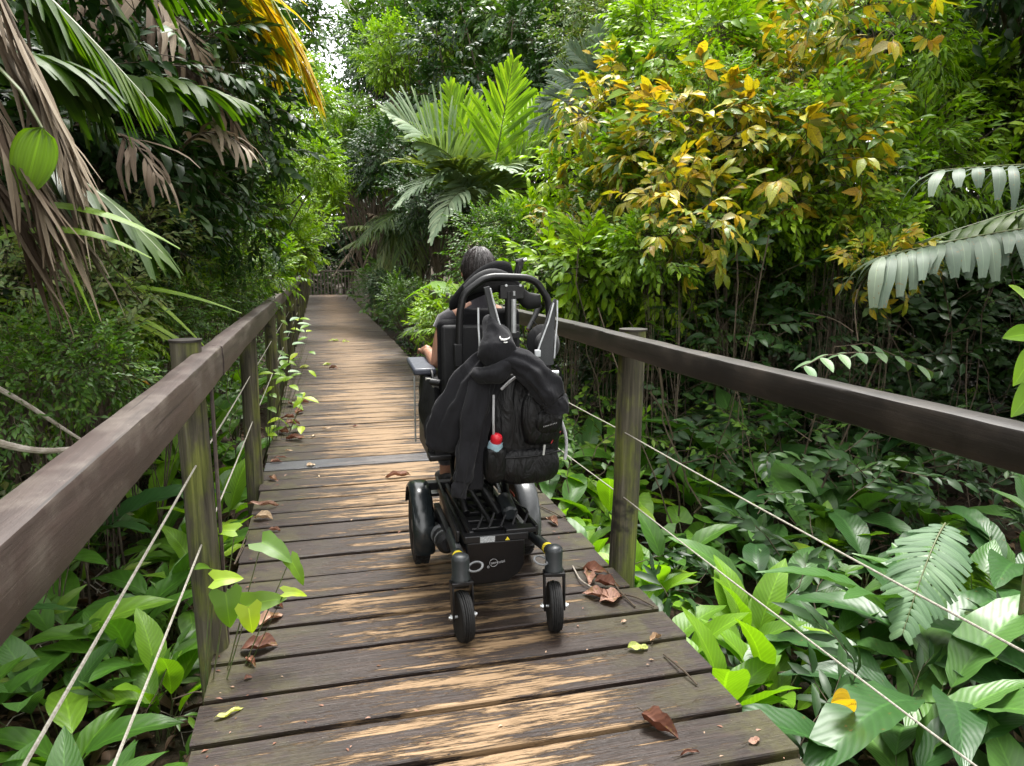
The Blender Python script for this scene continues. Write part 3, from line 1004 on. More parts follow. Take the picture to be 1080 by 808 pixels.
# rear castors
for s, yw, ry in ((-1, -0.60, 6), (1, -0.60, -9)):
    arm = MB()
    px, py = s * 0.192, -0.575
    arm.tube([(s * 0.165, -0.12, 0.27), (s * 0.175, -0.30, 0.295), (px, py + 0.01, 0.315)], [0.026, 0.024, 0.022], 14)
    ao = arm.build('castor_arm', CHAR, chair)
    a = MB()
    a.tube([(s * 0.1885, -0.49, 0.3085), (s * 0.1895, -0.512, 0.3105)], 0.0245, 14)
    a.build('band', YEL, ao)
    a = MB()
    a.tube([(s * 0.180, -0.40, 0.302), (s * 0.1835, -0.45, 0.305)], 0.0243, 14)
    a.build('label_strip', GREYP, ao) if s < 0 else None
    cg = bpy.data.objects.new('castor', None)
    C.objects.link(cg); cg.parent = chair; cg.location = (px, py, 0); cg.rotation_euler = (0, 0, math.radians(ry))
    a = MB()
    a.lathe([(0, 0.352), (0.024, 0.350), (0.033, 0.343), (0.036, 0.33), (0.035, 0.262), (0.038, 0.256), (0.038, 0.247), (0.0, 0.247)], (0, 0, 0), (0, 0, 1), 24)
    a.build('swivel_housing', CHAR, cg, ang=50)
    a = MB()
    a.box((0, -0.01, 0.238), (0.088, 0.05, 0.016))
    for q_ in (-1, 1):
        a.add([(q_ * 0.036, 0.016, 0.246), (q_ * 0.044, 0.016, 0.246), (q_ * 0.044, -0.034, 0.246), (q_ * 0.036, -0.034, 0.246),
               (q_ * 0.036, -0.012, 0.088), (q_ * 0.044, -0.012, 0.088), (q_ * 0.044, -0.044, 0.088), (q_ * 0.036, -0.044, 0.088)],
              [(0, 1, 2, 3), (4, 7, 6, 5), (0, 4, 5, 1), (1, 5, 6, 2), (2, 6, 7, 3), (3, 7, 4, 0)])
    a.build('fork', BLK, cg, bevel=0.003)
    a = MB()
    a.tube([(-0.058, -0.028, 0.105), (0.058, -0.028, 0.105)], 0.006, 10)
    for q_ in (-1, 1): a.tube([(q_ * 0.045, -0.028, 0.105), (q_ * 0.052, -0.028, 0.105)], 0.011, 6)
    a.build('axle', SILV, cg)
    a = MB()
    prof = [(0.062, -0.022), (0.085, -0.026), (0.095, -0.0235)]
    for gz_ in (-0.016, -0.008, 0.0, 0.008, 0.016):
        prof += [(0.1025 - abs(gz_) * 0.25, gz_ - 0.0025), (0.1025 - abs(gz_) * 0.25, gz_ + 0.001), (0.099 - abs(gz_) * 0.25, gz_ + 0.002), (0.099 - abs(gz_) * 0.25, gz_ + 0.004)]
    prof += [(0.095, 0.0235), (0.085, 0.026), (0.062, 0.022)]
    a.lathe(prof, (0, -0.028, 0.103), (1, 0, 0), 44)
    a.build('tyre', RUB, cg, ang=25)
    a = MB()
    a.lathe([(0.0, -0.018), (0.02, -0.02), (0.06, -0.014), (0.063, -0.022), (0.066, -0.022), (0.066, 0.022), (0.063, 0.022), (0.06, 0.014), (0.02, 0.02), (0, 0.018)], (0, -0.028, 0.103), (1, 0, 0), 30)
    a.build('rim', BLKM, cg)
    a = MB()
    a.torus((px - s * 0.058, py - 0.01, 0.297), 0.023, 0.0042, (0.25 * s, -0.45, 0.9), 24, 8, sx=1.25)
    a.build('tie_down_ring', GREYP, chair)

# battery box
m = MB()
bx0, bx1, yb, yf = -0.148, 0.100, -0.455, 0.34
zt, zb = 0.350, 0.150
front = [(-0.148, zt), (-0.148, 0.190), (-0.120, zb), (0.030, zb), (0.085, 0.188), (0.100, 0.235), (0.100, zt)]
V_ = [(x, yb - (0.012 if z > 0.3 else 0) + (0.02 if z < 0.2 else 0), z) for x, z in front] + [(x, yf, z) for x, z in front]
k = len(front)
m.add(V_, [tuple(range(k)), tuple(range(2 * k - 1, k - 1, -1))] + [((i + 1) % k, i, i + k, (i + 1) % k + k) for i in range(k)])
bb = m.build('battery_box', BLK, chair, bevel=0.008)
m = MB()
m.torus((-0.035, -0.4655, 0.255), 0.0165, 0.0011, (0, 1, 0), 36, 6)
m.torus((-0.058, -0.4660, 0.2385), 0.0042, 0.0009, (0, 1, 0), 20, 6)
m.build('emblem', LOGO, bb)
fc = bpy.data.curves.new('lettering', 'FONT')
fc.body = 'permobil'
fc.size = 0.0165
fc.extrude = 0.0005
fc.materials.append(LOGO)
fo = bpy.data.objects.new('lettering', fc)
C.objects.link(fo)
bpy.context.view_layer.update()
fm = bpy.data.meshes.new_from_object(fo.evaluated_get(bpy.context.evaluated_depsgraph_get()))
bpy.data.objects.remove(fo)
fm.materials.clear()
fm.materials.append(LOGO)
fo = link('lettering', fm, bb, (-0.046, -0.4675, 0.2495), (PI / 2, -math.radians(4), 0))
m = MB()
m.box((-0.062, -0.474, 0.362), (0.062, 0.003, 0.024))
m.build('serial_label', simple('pale_label', (0.5, 0.52, 0.53), 0.4, nscale=200, col2=(0.15, 0.16, 0.17)), chair)
m = MB()
m.add([(0.012, -0.4745, 0.352), (0.032, -0.4745, 0.352), (0.022, -0.4745, 0.368)], [(0, 1, 2)])
m.build('warning_triangle', YEL, chair)

# base frame
m = MB()
m.box((-0.022, -0.445, 0.362), (0.27, 0.05, 0.03))
m.box((0.085, -0.43, 0.380), (0.13, 0.06, 0.022))
m.box((-0.022, 0.30, 0.372), (0.40, 0.05, 0.04))
for s in (-1, 1):
    m.box((s * 0.155 - 0.015, -0.05, 0.378), (0.014, 0.82, 0.046), Matrix.Rotation(s * 0.03, 3, 'Z'))
    m.box((s * 0.105 - 0.015, -0.06, 0.372), (0.02, 0.74, 0.024))
    m.box((s * 0.20, 0.245, 0.19), (0.06, 0.12, 0.10))
    m.box((s * 0.175, 0.02, 0.26), (0.03, 0.46, 0.07))
for yy_ in (-0.34, -0.24, -0.13, -0.02, 0.09, 0.2):
    m.box((-0.015, yy_, 0.362), (0.19, 0.055, 0.022))
m.build('base_frame', BLK, chair, bevel=0.004)
m = MB()
m.box((-0.171, 0.05, 0.385), (0.004, 0.05, 0.03))
m.box((0.150, -0.02, 0.405), (0.004, 0.09, 0.012))
m.build('reflector', REDR, chair, bevel=0.002)
for s in (-1, 1):
    m = MB()
    m.tube([(s * 0.19, 0.10, 0.20), (s * 0.185, -0.16, 0.235)], 0.045, 20)
    m.tube([(s * 0.185, -0.16, 0.235), (s * 0.184, -0.185, 0.238)], [0.045, 0.03], 20)
    mo = m.build('motor', BLKM, chair)
    m = MB()
    m.tube([(s * 0.1885, 0.035, 0.2085), (s * 0.187, -0.02, 0.216)], 0.0462, 20)
    m.tube([(s * 0.1865, -0.08, 0.2245), (s * 0.186, -0.10, 0.227)], 0.0462, 20)
    m.build('motor_sleeve', GREYP if s < 0 else CHAR, mo)
m = MB()
m.tube([(0.075, -0.30, 0.405), (0.075, -0.18, 0.43)], 0.034, 18)
m.tube([(0.075, -0.30, 0.405), (0.075, -0.312, 0.402)], [0.034, 0.026], 18)
m.build('actuator_motor', CHAR, chair)
m = MB()
m.tube([(0.035, -0.28, 0.39), (-0.01, -0.10, 0.47), (-0.06, 0.10, 0.60)], [0.021, 0.019, 0.013], 14)
m.tube([(-0.02, -0.36, 0.385), (-0.10, -0.05, 0.52)], 0.012, 10)
m.build('lift_actuator', BLK, chair)
m = MB()
for s in (-1, 1):
    m.tube([(s * 0.10, -0.20, 0.385), (s * 0.115, 0.05, 0.50), (s * 0.10, 0.26, 0.66)], 0.016, 10)
    m.tube([(s * 0.09, 0.27, 0.385), (s * 0.10, 0.05, 0.50), (s * 0.115, -0.12, 0.66)], 0.016, 10)
m.box((0, 0.05, 0.50), (0.24, 0.04, 0.04))
m.box((0, -0.02, 0.60), (0.20, 0.22, 0.16))
m.build('seat_lift', BLK, chair, bevel=0.003)
m = MB()
m.tube([(0.085, -0.05, 0.42), (0.05, 0.05, 0.62)], 0.008, 10)
m.build('piston_rod', SILV, chair)
m = MB()
for k in range(5):
    x0 = -0.09 + 0.05 * k
    m.tube([(x0, -0.40, 0.385), (x0 + 0.03, -0.36, 0.42 + 0.01 * (k % 2)), (x0 + 0.05, -0.25, 0.40), (x0 - 0.02, -0.1, 0.41), (x0, 0.0, 0.45), (x0 * 0.5, 0.05, 0.56)], 0.0045, 6)
m.build('wiring', BLKM, chair)

# seat, footrest
m = MB()
m.box((0, 0.14, 0.655), (0.46, 0.52, 0.05))
m.box((-0.236, 0.10, 0.665), (0.03, 0.34, 0.10))
m.box((0.236, 0.10, 0.665), (0.03, 0.34, 0.10))
m.box((-0.205, -0.10, 0.628), (0.10, 0.10, 0.025))
m.build('seat_pan', BLK, chair, bevel=0.006)
m = MB()
m.box((0, 0.16, 0.725), (0.42, 0.46, 0.09))
m.build('seat_cushion', CUSH, chair, bevel=0.03)
m = MB()
m.box((0, 0.80, 0.20), (0.34, 0.26, 0.02))
m.tube([(0, 0.38, 0.62), (0, 0.68, 0.24)], 0.03, 12)
m.build('footrest', BLK, chair, bevel=0.004)
# backrest shell and cushion
m = MB()
m.box((0.0, -0.045, 0.96), (0.36, 0.03, 0.50))
m.box((0.0, -0.075, 0.80), (0.10, 0.03, 0.30))
m.build('back_shell', BLKM, chair, bevel=0.02)
m = MB()
m.box((0.0, 0.005, 0.97), (0.38, 0.07, 0.52))
m.box((0.045, -0.02, 1.20), (0.28, 0.05, 0.16))
m.build('back_cushion', CUSH, chair, bevel=0.03)
# push bar arch
def arc(pts, k=3):
    out = []
    for i in range(len(pts) - 1):
        for j in range(k): out.append(Vector(pts[i]).lerp(Vector(pts[i + 1]), j / k))
    out.append(Vector(pts[-1]))
    for _ in range(1 if k > 3 else 3):
        out = [out[0]] + [(out[i - 1] + out[i] * 2 + out[i + 1]) / 4 for i in range(1, len(out) - 1)] + [out[-1]]
    return out
m = MB()
m.tube(arc([(-0.108, -0.10, 0.70), (-0.108, -0.10, 1.12), (-0.105, -0.10, 1.26), (-0.085, -0.10, 1.35), (0.0, -0.10, 1.412), (0.05, -0.10, 1.424), (0.20, -0.10, 1.418),
            (0.245, -0.10, 1.398), (0.298, -0.10, 1.322), (0.305, -0.10, 1.25), (0.303, -0.10, 1.10), (0.29, -0.10, 0.80)], 4), 0.0165, 12)
pb = m.build('push_bar', BLK, chair)
m = MB()
rings = []
for i in range(15):
    t = i / 14
    x = -0.085 + 0.35 * t
    z = 1.345 + 0.095 * math.sin(PI * min(1, t * 1.15 + 0.08)) ** 0.6 - 0.01
    hh = 0.030 + 0.022 * math.sin(PI * t)
    y0 = -0.085 + 0.02 * math.sin(PI * t)
    rings.append([Vector((x, y0 + 0.016 * math.cos(a), z - 0.022 + hh * math.sin(a))) for a in [2 * PI * k / 12 for k in range(12)]])
m.loft(rings)
m.build('push_bar_cover', BLKM, pb)
m = MB()
for x in (-0.115, 0.29):
    for z_, s_ in ((1.08, (0.034, 0.04, 0.10)), (0.93, (0.03, 0.05, 0.06))):
        m = MB()
        m.box((x, -0.10, z_), s_)
        m.build('clamp', BLKM, chair, bevel=0.004)
m = MB()
m.tube([(0.135, -0.115, 1.175), (0.135, -0.115, 1.325)], 0.0125, 14)
m.tube([(0.137, -0.115, 1.34), (0.137, -0.115, 1.36)], 0.006, 8)
m.tube([(0.10, -0.125, 1.385), (0.10, -0.118, 1.385)], 0.006, 8)
m.tube([(0.165, -0.125, 1.385), (0.165, -0.118, 1.385)], 0.006, 8)
m.build('silver_stem', SILV, chair)
m = MB()
m.tube([(0.115, -0.10, 0.85), (0.115, -0.10, 1.36)], 0.016, 12)
m.box((0.13, -0.095, 1.165), (0.07, 0.04, 0.03))
m.box((0.13, -0.095, 1.355), (0.11, 0.035, 0.06))
m.build('headrest_post', BLK, chair, bevel=0.003)
# headrest: swept wing pad
m = MB()
ctrl = [(-0.128, 0.06, 1.305, 0.030), (-0.108, 0.03, 1.328, 0.052), (-0.070, -0.01, 1.368, 0.070), (-0.015, -0.03, 1.412, 0.090), (0.045, -0.035, 1.440, 0.100),
        (0.11, -0.035, 1.446, 0.100), (0.155, -0.03, 1.440, 0.085)]
rings = []
for (x, y, z, h) in ctrl:
    rings.append([Vector((x, y + 0.028 * math.cos(a), z - 0.02 + h * (abs(math.sin(a)) ** 0.7) * (1 if math.sin(a) > 0 else -1) * 0.72)) for a in [2 * PI * k / 14 for k in range(14)]])
m.loft(rings)
hr = m.build('headrest', CUSH, chair, subsurf=1)
m = MB()
m.box((0.178, -0.03, 1.455), (0.028, 0.03, 0.075), Matrix.Rotation(0.25, 3, 'Y'))
m.tube([(0.165, -0.03, 1.485), (0.205, -0.035, 1.497)], 0.012, 12)
m.tube([(0.17, -0.045, 1.40), (0.18, -0.045, 1.47)], 0.008, 8)
m.build('hinge', BLK, hr, bevel=0.003)
m = MB()
m.tube([(0.198, -0.04, 1.494), (0.214, -0.04, 1.498)], 0.008, 8)
m.build('hinge_bolt', SILV, hr)

# arm rests
for s in (-1, 1):
    ag = bpy.data.objects.new('armrest', None)
    C.objects.link(ag); ag.parent = chair; ag.location = (0, 0, 0)
    m = MB()
    m.box((s * 0.243, 0.22, 0.995), (0.105, 0.34, 0.032), Matrix.Rotation(0.04, 3, 'X'))
    m.build('pad', VINYL, ag, bevel=0.010)
    m = MB()
    m.box((s * 0.235, 0.20, 0.955), (0.03, 0.28, 0.03))
    m.tube([(s * 0.235, -0.06, 0.96), (s * 0.19, -0.08, 0.955)], 0.016, 10)
    m.box((s * 0.236, 0.16, 0.80), (0.02, 0.05, 0.28))
    m.build('bracket', BLK, ag, bevel=0.003)
    m = MB()
    if s > 0: m.tube([(0.20, -0.12, 0.99), (0.345, -0.11, 0.985)], 0.014, 12)
    else: m.tube([(-0.292, 0.06, 0.97), (-0.292, 0.06, 0.66)], 0.004, 8)
    m.build('tube', SILV, ag)
m = MB()
m.tube(arc([(0.34, -0.10, 1.02), (0.365, -0.09, 0.99), (0.372, -0.08, 0.93), (0.36, -0.07, 0.88), (0.33, -0.06, 0.86)], 3), 0.006, 8)
m.build('cable_loop', BLKM, chair)
m = MB()
m.tube([(0.31, 0.30, 1.15), (0.36, 0.34, 1.22), (0.385, 0.36, 1.27)], [0.012, 0.014, 0.018], 10)
m.build('joystick_arm', BLK, chair)

# side bag on the left armrest
sb = thing('side_bag', 'small black patterned pouch hanging under the left armrest of the wheelchair', 'bag', (WX - 0.215, WY + 0.10, 0.83))
m = MB()
rings = []
for i in range(9):
    z = 0.135 - 0.27 * i / 8
    rx_, ry_ = 0.035 + 0.016 * math.sin(PI * i / 8), 0.14 - 0.01 * i / 8
    rings.append([Vector((rx_ * math.cos(a) * (1 + .12 * math.sin(5 * a + i)), ry_ * math.sin(a), z)) for a in [2 * PI * k / 20 for k in range(20)]])
m.loft(rings)
g = NT('black_pouch_with_pale_motif')
oc = g.coord('Object')
nn1 = g.noise(oc, 14, 2, 0.5)
g_ = g.mix(g.ramp(nn1, [(0.60, 0.0), (0.63, 0.8)]), (0.015, 0.015, 0.016), (0.28, 0.27, 0.24))
m.build('pouch', g.out(g.bsdf(g_, 0.6, 0.3, 0, g.noise(oc, 9, 3), 0.6, 0.02)), sb)
m = MB()
m.tube(arc([(0, -0.1, 0.13), (0.0, -0.08, 0.18), (0.0, 0.0, 0.16), (0, 0.1, 0.13)], 2), 0.006, 6)
m.build('strap', BLKM, sb)

# black cap hanging at the right of the backrest
cap = thing('cap', 'round black sun hat hanging at the right side of the wheelchair back', 'hat', (1.045, 3.40, 1.10))
cap.scale = (.9, .9, .9)
m = MB()
m.lathe([(0.0, 0.055), (0.03, 0.053), (0.052, 0.040), (0.060, 0.015), (0.062, 0.0), (0.098, -0.008), (0.104, -0.014), (0.098, -0.016), (0.055, -0.008), (0.05, 0.012), (0.02, 0.04), (0, 0.044)],
        (0, 0, 0), (0.25, -0.95, 0.15), 32)
m.build('hat_body', fabric('black_hat_cotton', (0.006, 0.006, 0.007), 12, 0.4, 0.9), cap)
m = MB()
m.tube([(-0.02, 0.02, 0.08), (-0.06, 0.03, 0.12)], 0.004, 6)
m.build('chin_cord', BLKM, cap)

# ------------------------------------------------------------------ backpack
pk = thing('backpack', 'black rucksack with grey piping hung on the back of the wheelchair', 'backpack', (0.835, 3.045, 0.80), math.radians(4))
def pack_loft(cx, cy, zs, ws, ds, seg=28, sq=0.6, fold=0.04, ph=0, lean=0.0):
    rings = []
    for i, (z, w_, d_) in enumerate(zip(zs, ws, ds)):
        ring = []
        for k_ in range(seg):
            a = 2 * PI * k_ / seg
            ca, sa = math.cos(a), math.sin(a)
            f = 1 + fold * math.sin(a * 5 + i * 1.7 + ph) * 0.5 + fold * 0.5 * math.sin(a * 9 - i * 2.3 + ph)
            ring.append(Vector((cx + lean * z + w_ * f * math.copysign(abs(ca) ** sq, ca), cy + d_ * f * math.copysign(abs(sa) ** sq, sa), z)))
        rings.append(ring)
    return rings
m = MB()
zs = [-0.262, -0.255, -0.225, -0.17, -0.10, -0.02, 0.06, 0.13, 0.19, 0.235, 0.262, 0.275]
ws = [0.05, 0.110, 0.145, 0.160, 0.166, 0.166, 0.160, 0.150, 0.132, 0.105, 0.065, 0.02]
ds = [0.03, 0.070, 0.088, 0.095, 0.100, 0.100, 0.096, 0.088, 0.078, 0.062, 0.04, 0.015]
m.loft(pack_loft(0, 0, zs, ws, ds, lean=0.04))
m.build('body', PACK, pk, subsurf=1)
m = MB()
m.loft(pack_loft(0.0, -0.072, [-0.255, -0.245, -0.20, -0.14, -0.105, -0.095], [0.06, 0.115, 0.145, 0.145, 0.12, 0.06], [0.02, 0.05, 0.062, 0.058, 0.045, 0.02], fold=0.06, ph=1))
lp = m.build('bottom_pocket', PACK, pk, subsurf=1)
m = MB()
m.tube([(-0.14 + 0.28 * t, -0.110 - 0.028 * math.sin(PI * t), -0.125 + 0.01 * t) for t in [i / 12 for i in range(13)]], 0.0045, 8)
m.build('zip', BLKM, lp)
m = MB()
m.loft(pack_loft(0.055, -0.085, [-0.085, -0.075, -0.02, 0.05, 0.11, 0.15, 0.165], [0.05, 0.078, 0.095, 0.098, 0.088, 0.06, 0.02], [0.015, 0.04, 0.048, 0.046, 0.038, 0.025, 0.01], fold=0.05, ph=3))
fp = m.build('front_pocket', PACK, pk, subsurf=1)
m = MB()
m.loft(pack_loft(0.075, -0.120, [-0.03, -0.02, 0.02, 0.06, 0.075], [0.03, 0.055, 0.066, 0.055, 0.025], [0.008, 0.02, 0.026, 0.02, 0.008], fold=0.05, ph=5))
m.build('small_pocket', PACK, fp, subsurf=1)
m = MB()
m.loft(pack_loft(-0.152, -0.085, [-0.24, -0.225, -0.17, -0.11, -0.085, -0.08], [0.02, 0.04, 0.050, 0.048, 0.042, 0.036], [0.015, 0.03, 0.042, 0.042, 0.040, 0.034], fold=0.10, ph=2))
m.build('side_pocket', PACK, pk, subsurf=1)
m = MB()
m.tube([(-0.155 - 0.012 * math.sin(PI * t), -0.085 - 0.035 * math.sin(PI * t), -0.07 + 0.21 * t) for t in [i / 10 for i in range(11)]], 0.005, 8)
m.tube([(-0.12 + 0.10 * math.sin(t * 1.6), -0.078, 0.16 + 0.055 * math.sin(t * 2.6)) for t in [i / 8 for i in range(9)]], 0.006, 8)
m.tube([(0.175 + 0.016 * math.sin(PI * t), -0.02 - 0.05 * t, 0.0 - 0.17 * t) for t in [i / 8 for i in range(9)]], 0.007, 8)
m.build('piping', PACKG, pk)
m = MB()
m.tube([(0.052, -0.142, -0.075), (0.045, -0.146, -0.118)], 0.0048, 8)
m.tube([(-0.062, -0.107, -0.115), (-0.066, -0.12, -0.17)], 0.004, 8)
m.build('zip_pull', simple('pale_cord', (0.5, 0.5, 0.48), 0.6), pk)
m = MB()
for a_, b_ in (((0.088, -0.098), (0.108, -0.066)), ((0.108, -0.066), (0.135, -0.048)), ((0.108, -0.066), (0.098, -0.052)), ((0.088, -0.07), (0.108, -0.066))):
    m.tube([(a_[0], -0.122, a_[1] + 0.02), (b_[0], -0.119, b_[1] + 0.02)], 0.0016, 6)
m.build('red_cord', simple('red_cord', (0.55, 0.02, 0.03), 0.5), pk)
m = MB()
for k_ in range(9):
    m.box((0.045 + 0.007 * k_, -0.149, 0.005 + 0.0015 * k_), (0.0035, 0.002, 0.005))
m.build('maker_mark', LOGO, fp)
# shoulder straps up to the push bar
m = MB()
def strap(m, pts, wds, nrm=(0, -1, 0), th=0.006, mi=0):
    rings = []
    nv_ = Vector(nrm)
    for i, (p, wd_) in enumerate(zip(pts, wds)):
        p = Vector(p)
        t = (Vector(pts[min(i + 1, len(pts) - 1)]) - Vector(pts[max(i - 1, 0)])).normalized()
        sx = t.cross(nv_).normalized()
        rings.append([p + sx * wd_ + nv_ * th, p + sx * wd_ - nv_ * th, p - sx * wd_ - nv_ * th, p - sx * wd_ + nv_ * th])
    m.loft(rings, mi)
strap(m, [(0.140, -0.03, 0.53), (0.130, -0.03, 0.50), (0.118, -0.035, 0.45), (0.098, -0.045, 0.38), (0.085, -0.05, 0.31), (0.09, -0.05, 0.25)], [0.006, 0.011, 0.018, 0.028, 0.036, 0.036])
strap(m, [(-0.168, -0.035, 0.585), (-0.155, -0.03, 0.535), (-0.14, -0.035, 0.47), (-0.12, -0.045, 0.40), (-0.10, -0.05, 0.30)], [0.012, 0.012, 0.014, 0.016, 0.020])
st = m.build('shoulder_strap', simple('grey_webbing', (0.06, 0.062, 0.065), 0.7, 0.3, nscale=300, bstr=0.5), pk)
m = MB()
REFL = simple('reflective_piping', (0.62, 0.64, 0.66), 0.4)
for pts_, r_ in (([(0.126, -0.044, 0.515), (0.10, -0.056, 0.44), (0.060, -0.062, 0.345), (0.048, -0.062, 0.31)], .0035),
                 ([(0.143, -0.044, 0.525), (0.138, -0.056, 0.44), (0.128, -0.062, 0.345), (0.124, -0.062, 0.28)], .0035),
                 ([(-0.156, -0.048, 0.58), (-0.143, -0.044, 0.53), (-0.122, -0.058, 0.44), (-0.10, -0.062, 0.38)], .0035),
                 ([(-0.203, -0.03, 0.50), (-0.204, -0.035, 0.42), (-0.200, -0.04, 0.33)], .004)):
    m = MB()
    m.tube(pts_, r_, 6)
    m.build('reflective_edge', REFL, st)
m = MB()
m.box((0.047, -0.064, 0.305), (0.026, 0.012, 0.03))
m.build('buckle', REFL, st, bevel=0.003)

# bottle in the side pocket
bo = thing('water_bottle', 'drinks bottle with a red cap poking out of the rucksack side pocket', 'bottle', (0.683, 2.955, 0.66))
bo.rotation_euler = (math.radians(14), math.radians(6), 0)
m = MB()
m.lathe([(0.0, 0.0), (0.031, 0.0), (0.033, 0.02), (0.033, 0.06), (0.030, 0.078), (0.028, 0.085), (0, 0.085)], (0, 0, 0), (0, 0, 1), 24)
m.build('flask', simple('pale_blue_flask', (0.32, 0.48, 0.56), 0.35), bo)
m = MB()
m.lathe([(0.0, 0.125), (0.012, 0.124), (0.021, 0.118), (0.0245, 0.108), (0.0245, 0.088), (0.022, 0.084), (0, 0.084)], (0, 0, 0), (0, 0, 1), 24)
m.build('cap', simple('red_cap', (0.62, 0.015, 0.03), 0.3, 0.5, nscale=50, namp=0.15), bo)

# ------------------------------------------------------------------ hooded top tied to the chair
ho = thing('hooded_sweatshirt', 'dark charcoal hooded sweatshirt knotted over the wheelchair back with sleeves hanging', 'sweatshirt', (0.64, 3.02, 0.9))


def cloth(m, pts, ws, ds, seg=56, amp=0.16, nf=6, seed=0, flat=1.0, twist=0.0):
    """folded cloth along a path: lobed cross-section whose folds run lengthwise"""
    rr = random.Random(seed)
    phs = [rr.uniform(0, 6.28) for _ in range(6)]
    P_ = [Vector(p) for p in pts]
    n = len(P_)
    # resample smoothly
    out, ow, od = [], [], []
    K = 6
    for i in range(n - 1):
        p0, p1, p2, p3 = P_[max(i - 1, 0)], P_[i], P_[i + 1], P_[min(i + 2, n - 1)]
        for k_ in range(K):
            t = k_ / K
            out.append(0.5 * ((2 * p1) + (-p0 + p2) * t + (2 * p0 - 5 * p1 + 4 * p2 - p3) * t * t + (-p0 + 3 * p1 - 3 * p2 + p3) * t ** 3))
            ow.append(ws[i] * (1 - t) + ws[i + 1] * t)
            od.append(ds[i] * (1 - t) + ds[i + 1] * t)
    out.append(P_[-1]); ow.append(ws[-1]); od.append(ds[-1])
    rings = []
    N_ = len(out)
    for i, p in enumerate(out):
        t = (out[min(i + 1, N_ - 1)] - out[max(i - 1, 0)]).normalized()
        sx = t.cross(Vector((0, -1, 0)))
        if sx.length < 0.05: sx = Vector((1, 0, 0))
        sx.normalize()
        ny_ = sx.cross(t).normalized()
        s = i / (N_ - 1)
        ring = []
        for k_ in range(seg):
            a = 2 * PI * k_ / seg
            f = 1 + amp * (0.6 * math.sin(nf * a + phs[0] + twist * s * 3 + 0.9 * math.sin(s * 5 + phs[3]))
                           + 0.35 * math.sin((nf + 3) * a + phs[1] - 1.4 * s) + 0.25 * math.sin((nf * 2 + 1) * a + phs[2] + 2 * s))
            f += 0.03 * math.sin(s * 16 + 2 * a + phs[4])
            q_ = p + sx * math.cos(a) * ow[i] * f + ny_ * math.sin(a) * od[i] * f
            nv3 = mnoise.noise_vector(q_ * 15 + Vector((seed, 0, 0))) * 0.013 + mnoise.noise_vector(q_ * 42 + Vector((0, seed, 0))) * 0.0035
            ring.append(q_ + nv3)
        rings.append(ring)
    m.loft(rings)


o3 = Vector((0.64, 3.02, 0.9))
L3 = lambda *ps: [tuple(Vector(p) - o3) for p in ps]
m = MB()
cloth(m, L3((0.672, 3.02, 1.09), (0.630, 3.03, 1.02), (0.585, 3.04, 0.93), (0.548, 3.045, 0.84), (0.522, 3.05, 0.76), (0.510, 3.05, 0.705), (0.508, 3.05, 0.69)),
      [0.035, 0.068, 0.085, 0.100, 0.104, 0.092, 0.055], [0.03, 0.050, 0.062, 0.066, 0.062, 0.05, 0.03], amp=0.20, nf=6, seed=2)
hb = m.build('body', HOOD, ho, ang=80)
m = MB()
cloth(m, L3((0.650, 3.0, 1.02), (0.612, 2.975, 0.90), (0.582, 2.955, 0.76), (0.560, 2.945, 0.65), (0.545, 2.94, 0.585)),
      [0.05, 0.052, 0.046, 0.042, 0.037], [0.035, 0.034, 0.032, 0.030, 0.028], amp=0.16, nf=4, seed=5)
m.build('sleeve', HOOD, ho, ang=80)
m = MB()
cloth(m, L3((0.545, 2.94, 0.590), (0.538, 2.938, 0.560), (0.532, 2.936, 0.520)), [0.030, 0.034, 0.031], [0.024, 0.026, 0.024], amp=0.05, nf=9, seed=6)
m.build('cuff', HOOD, ho, ang=80)
m = MB()
cloth(m, L3((0.690, 3.0, 1.0), (0.655, 2.99, 0.88), (0.628, 2.985, 0.74), (0.612, 2.985, 0.62), (0.602, 2.985, 0.53)),
      [0.04, 0.046, 0.044, 0.040, 0.034], [0.03, 0.03, 0.03, 0.028, 0.02], amp=0.2, nf=5, seed=8)
m.build('hanging_flap', HOOD, ho, ang=80)
m = MB()
cloth(m, L3((0.705, 2.96, 1.085), (0.765, 2.93, 1.088), (0.825, 2.90, 1.055), (0.872, 2.885, 1.005), (0.905, 2.875, 0.955), (0.925, 2.87, 0.925)),
      [0.038, 0.050, 0.056, 0.060, 0.056, 0.050], [0.034, 0.040, 0.045, 0.045, 0.042, 0.038], amp=0.13, nf=4, seed=11)
m.build('sleeve', HOOD, ho, ang=80)
m = MB()
cloth(m, L3((0.923, 2.87, 0.93), (0.935, 2.868, 0.90), (0.940, 2.866, 0.868)), [0.048, 0.052, 0.046], [0.036, 0.038, 0.034], amp=0.04, nf=10, seed=12)
m.build('cuff', HOOD, ho, ang=80)
m = MB()                                                   # knotted hood
cloth(m, L3((0.672, 3.03, 1.262), (0.682, 3.01, 1.232), (0.698, 2.98, 1.19), (0.706, 2.965, 1.145), (0.704, 2.955, 1.10), (0.70, 2.96, 1.05)),
      [0.010, 0.030, 0.058, 0.080, 0.084, 0.05], [0.010, 0.034, 0.052, 0.058, 0.045, 0.02], amp=0.10, nf=4, seed=15)
hd = m.build('hood', HOOD, ho, ang=80)
m = MB()
cloth(m, L3((0.612, 2.985, 1.03), (0.645, 2.95, 1.025), (0.69, 2.925, 1.035), (0.735, 2.925, 1.06), (0.765, 2.94, 1.09)),
      [0.022, 0.034, 0.042, 0.038, 0.022], [0.03, 0.036, 0.038, 0.034, 0.025], amp=0.12, nf=3, seed=17)
m.build('knot', HOOD, ho, ang=80)
m = MB()                                                   # white check-shaped print on the hood
bpy.context.view_layer.update()
ctr = Vector((0.728, 2.90, 1.172)) - o3


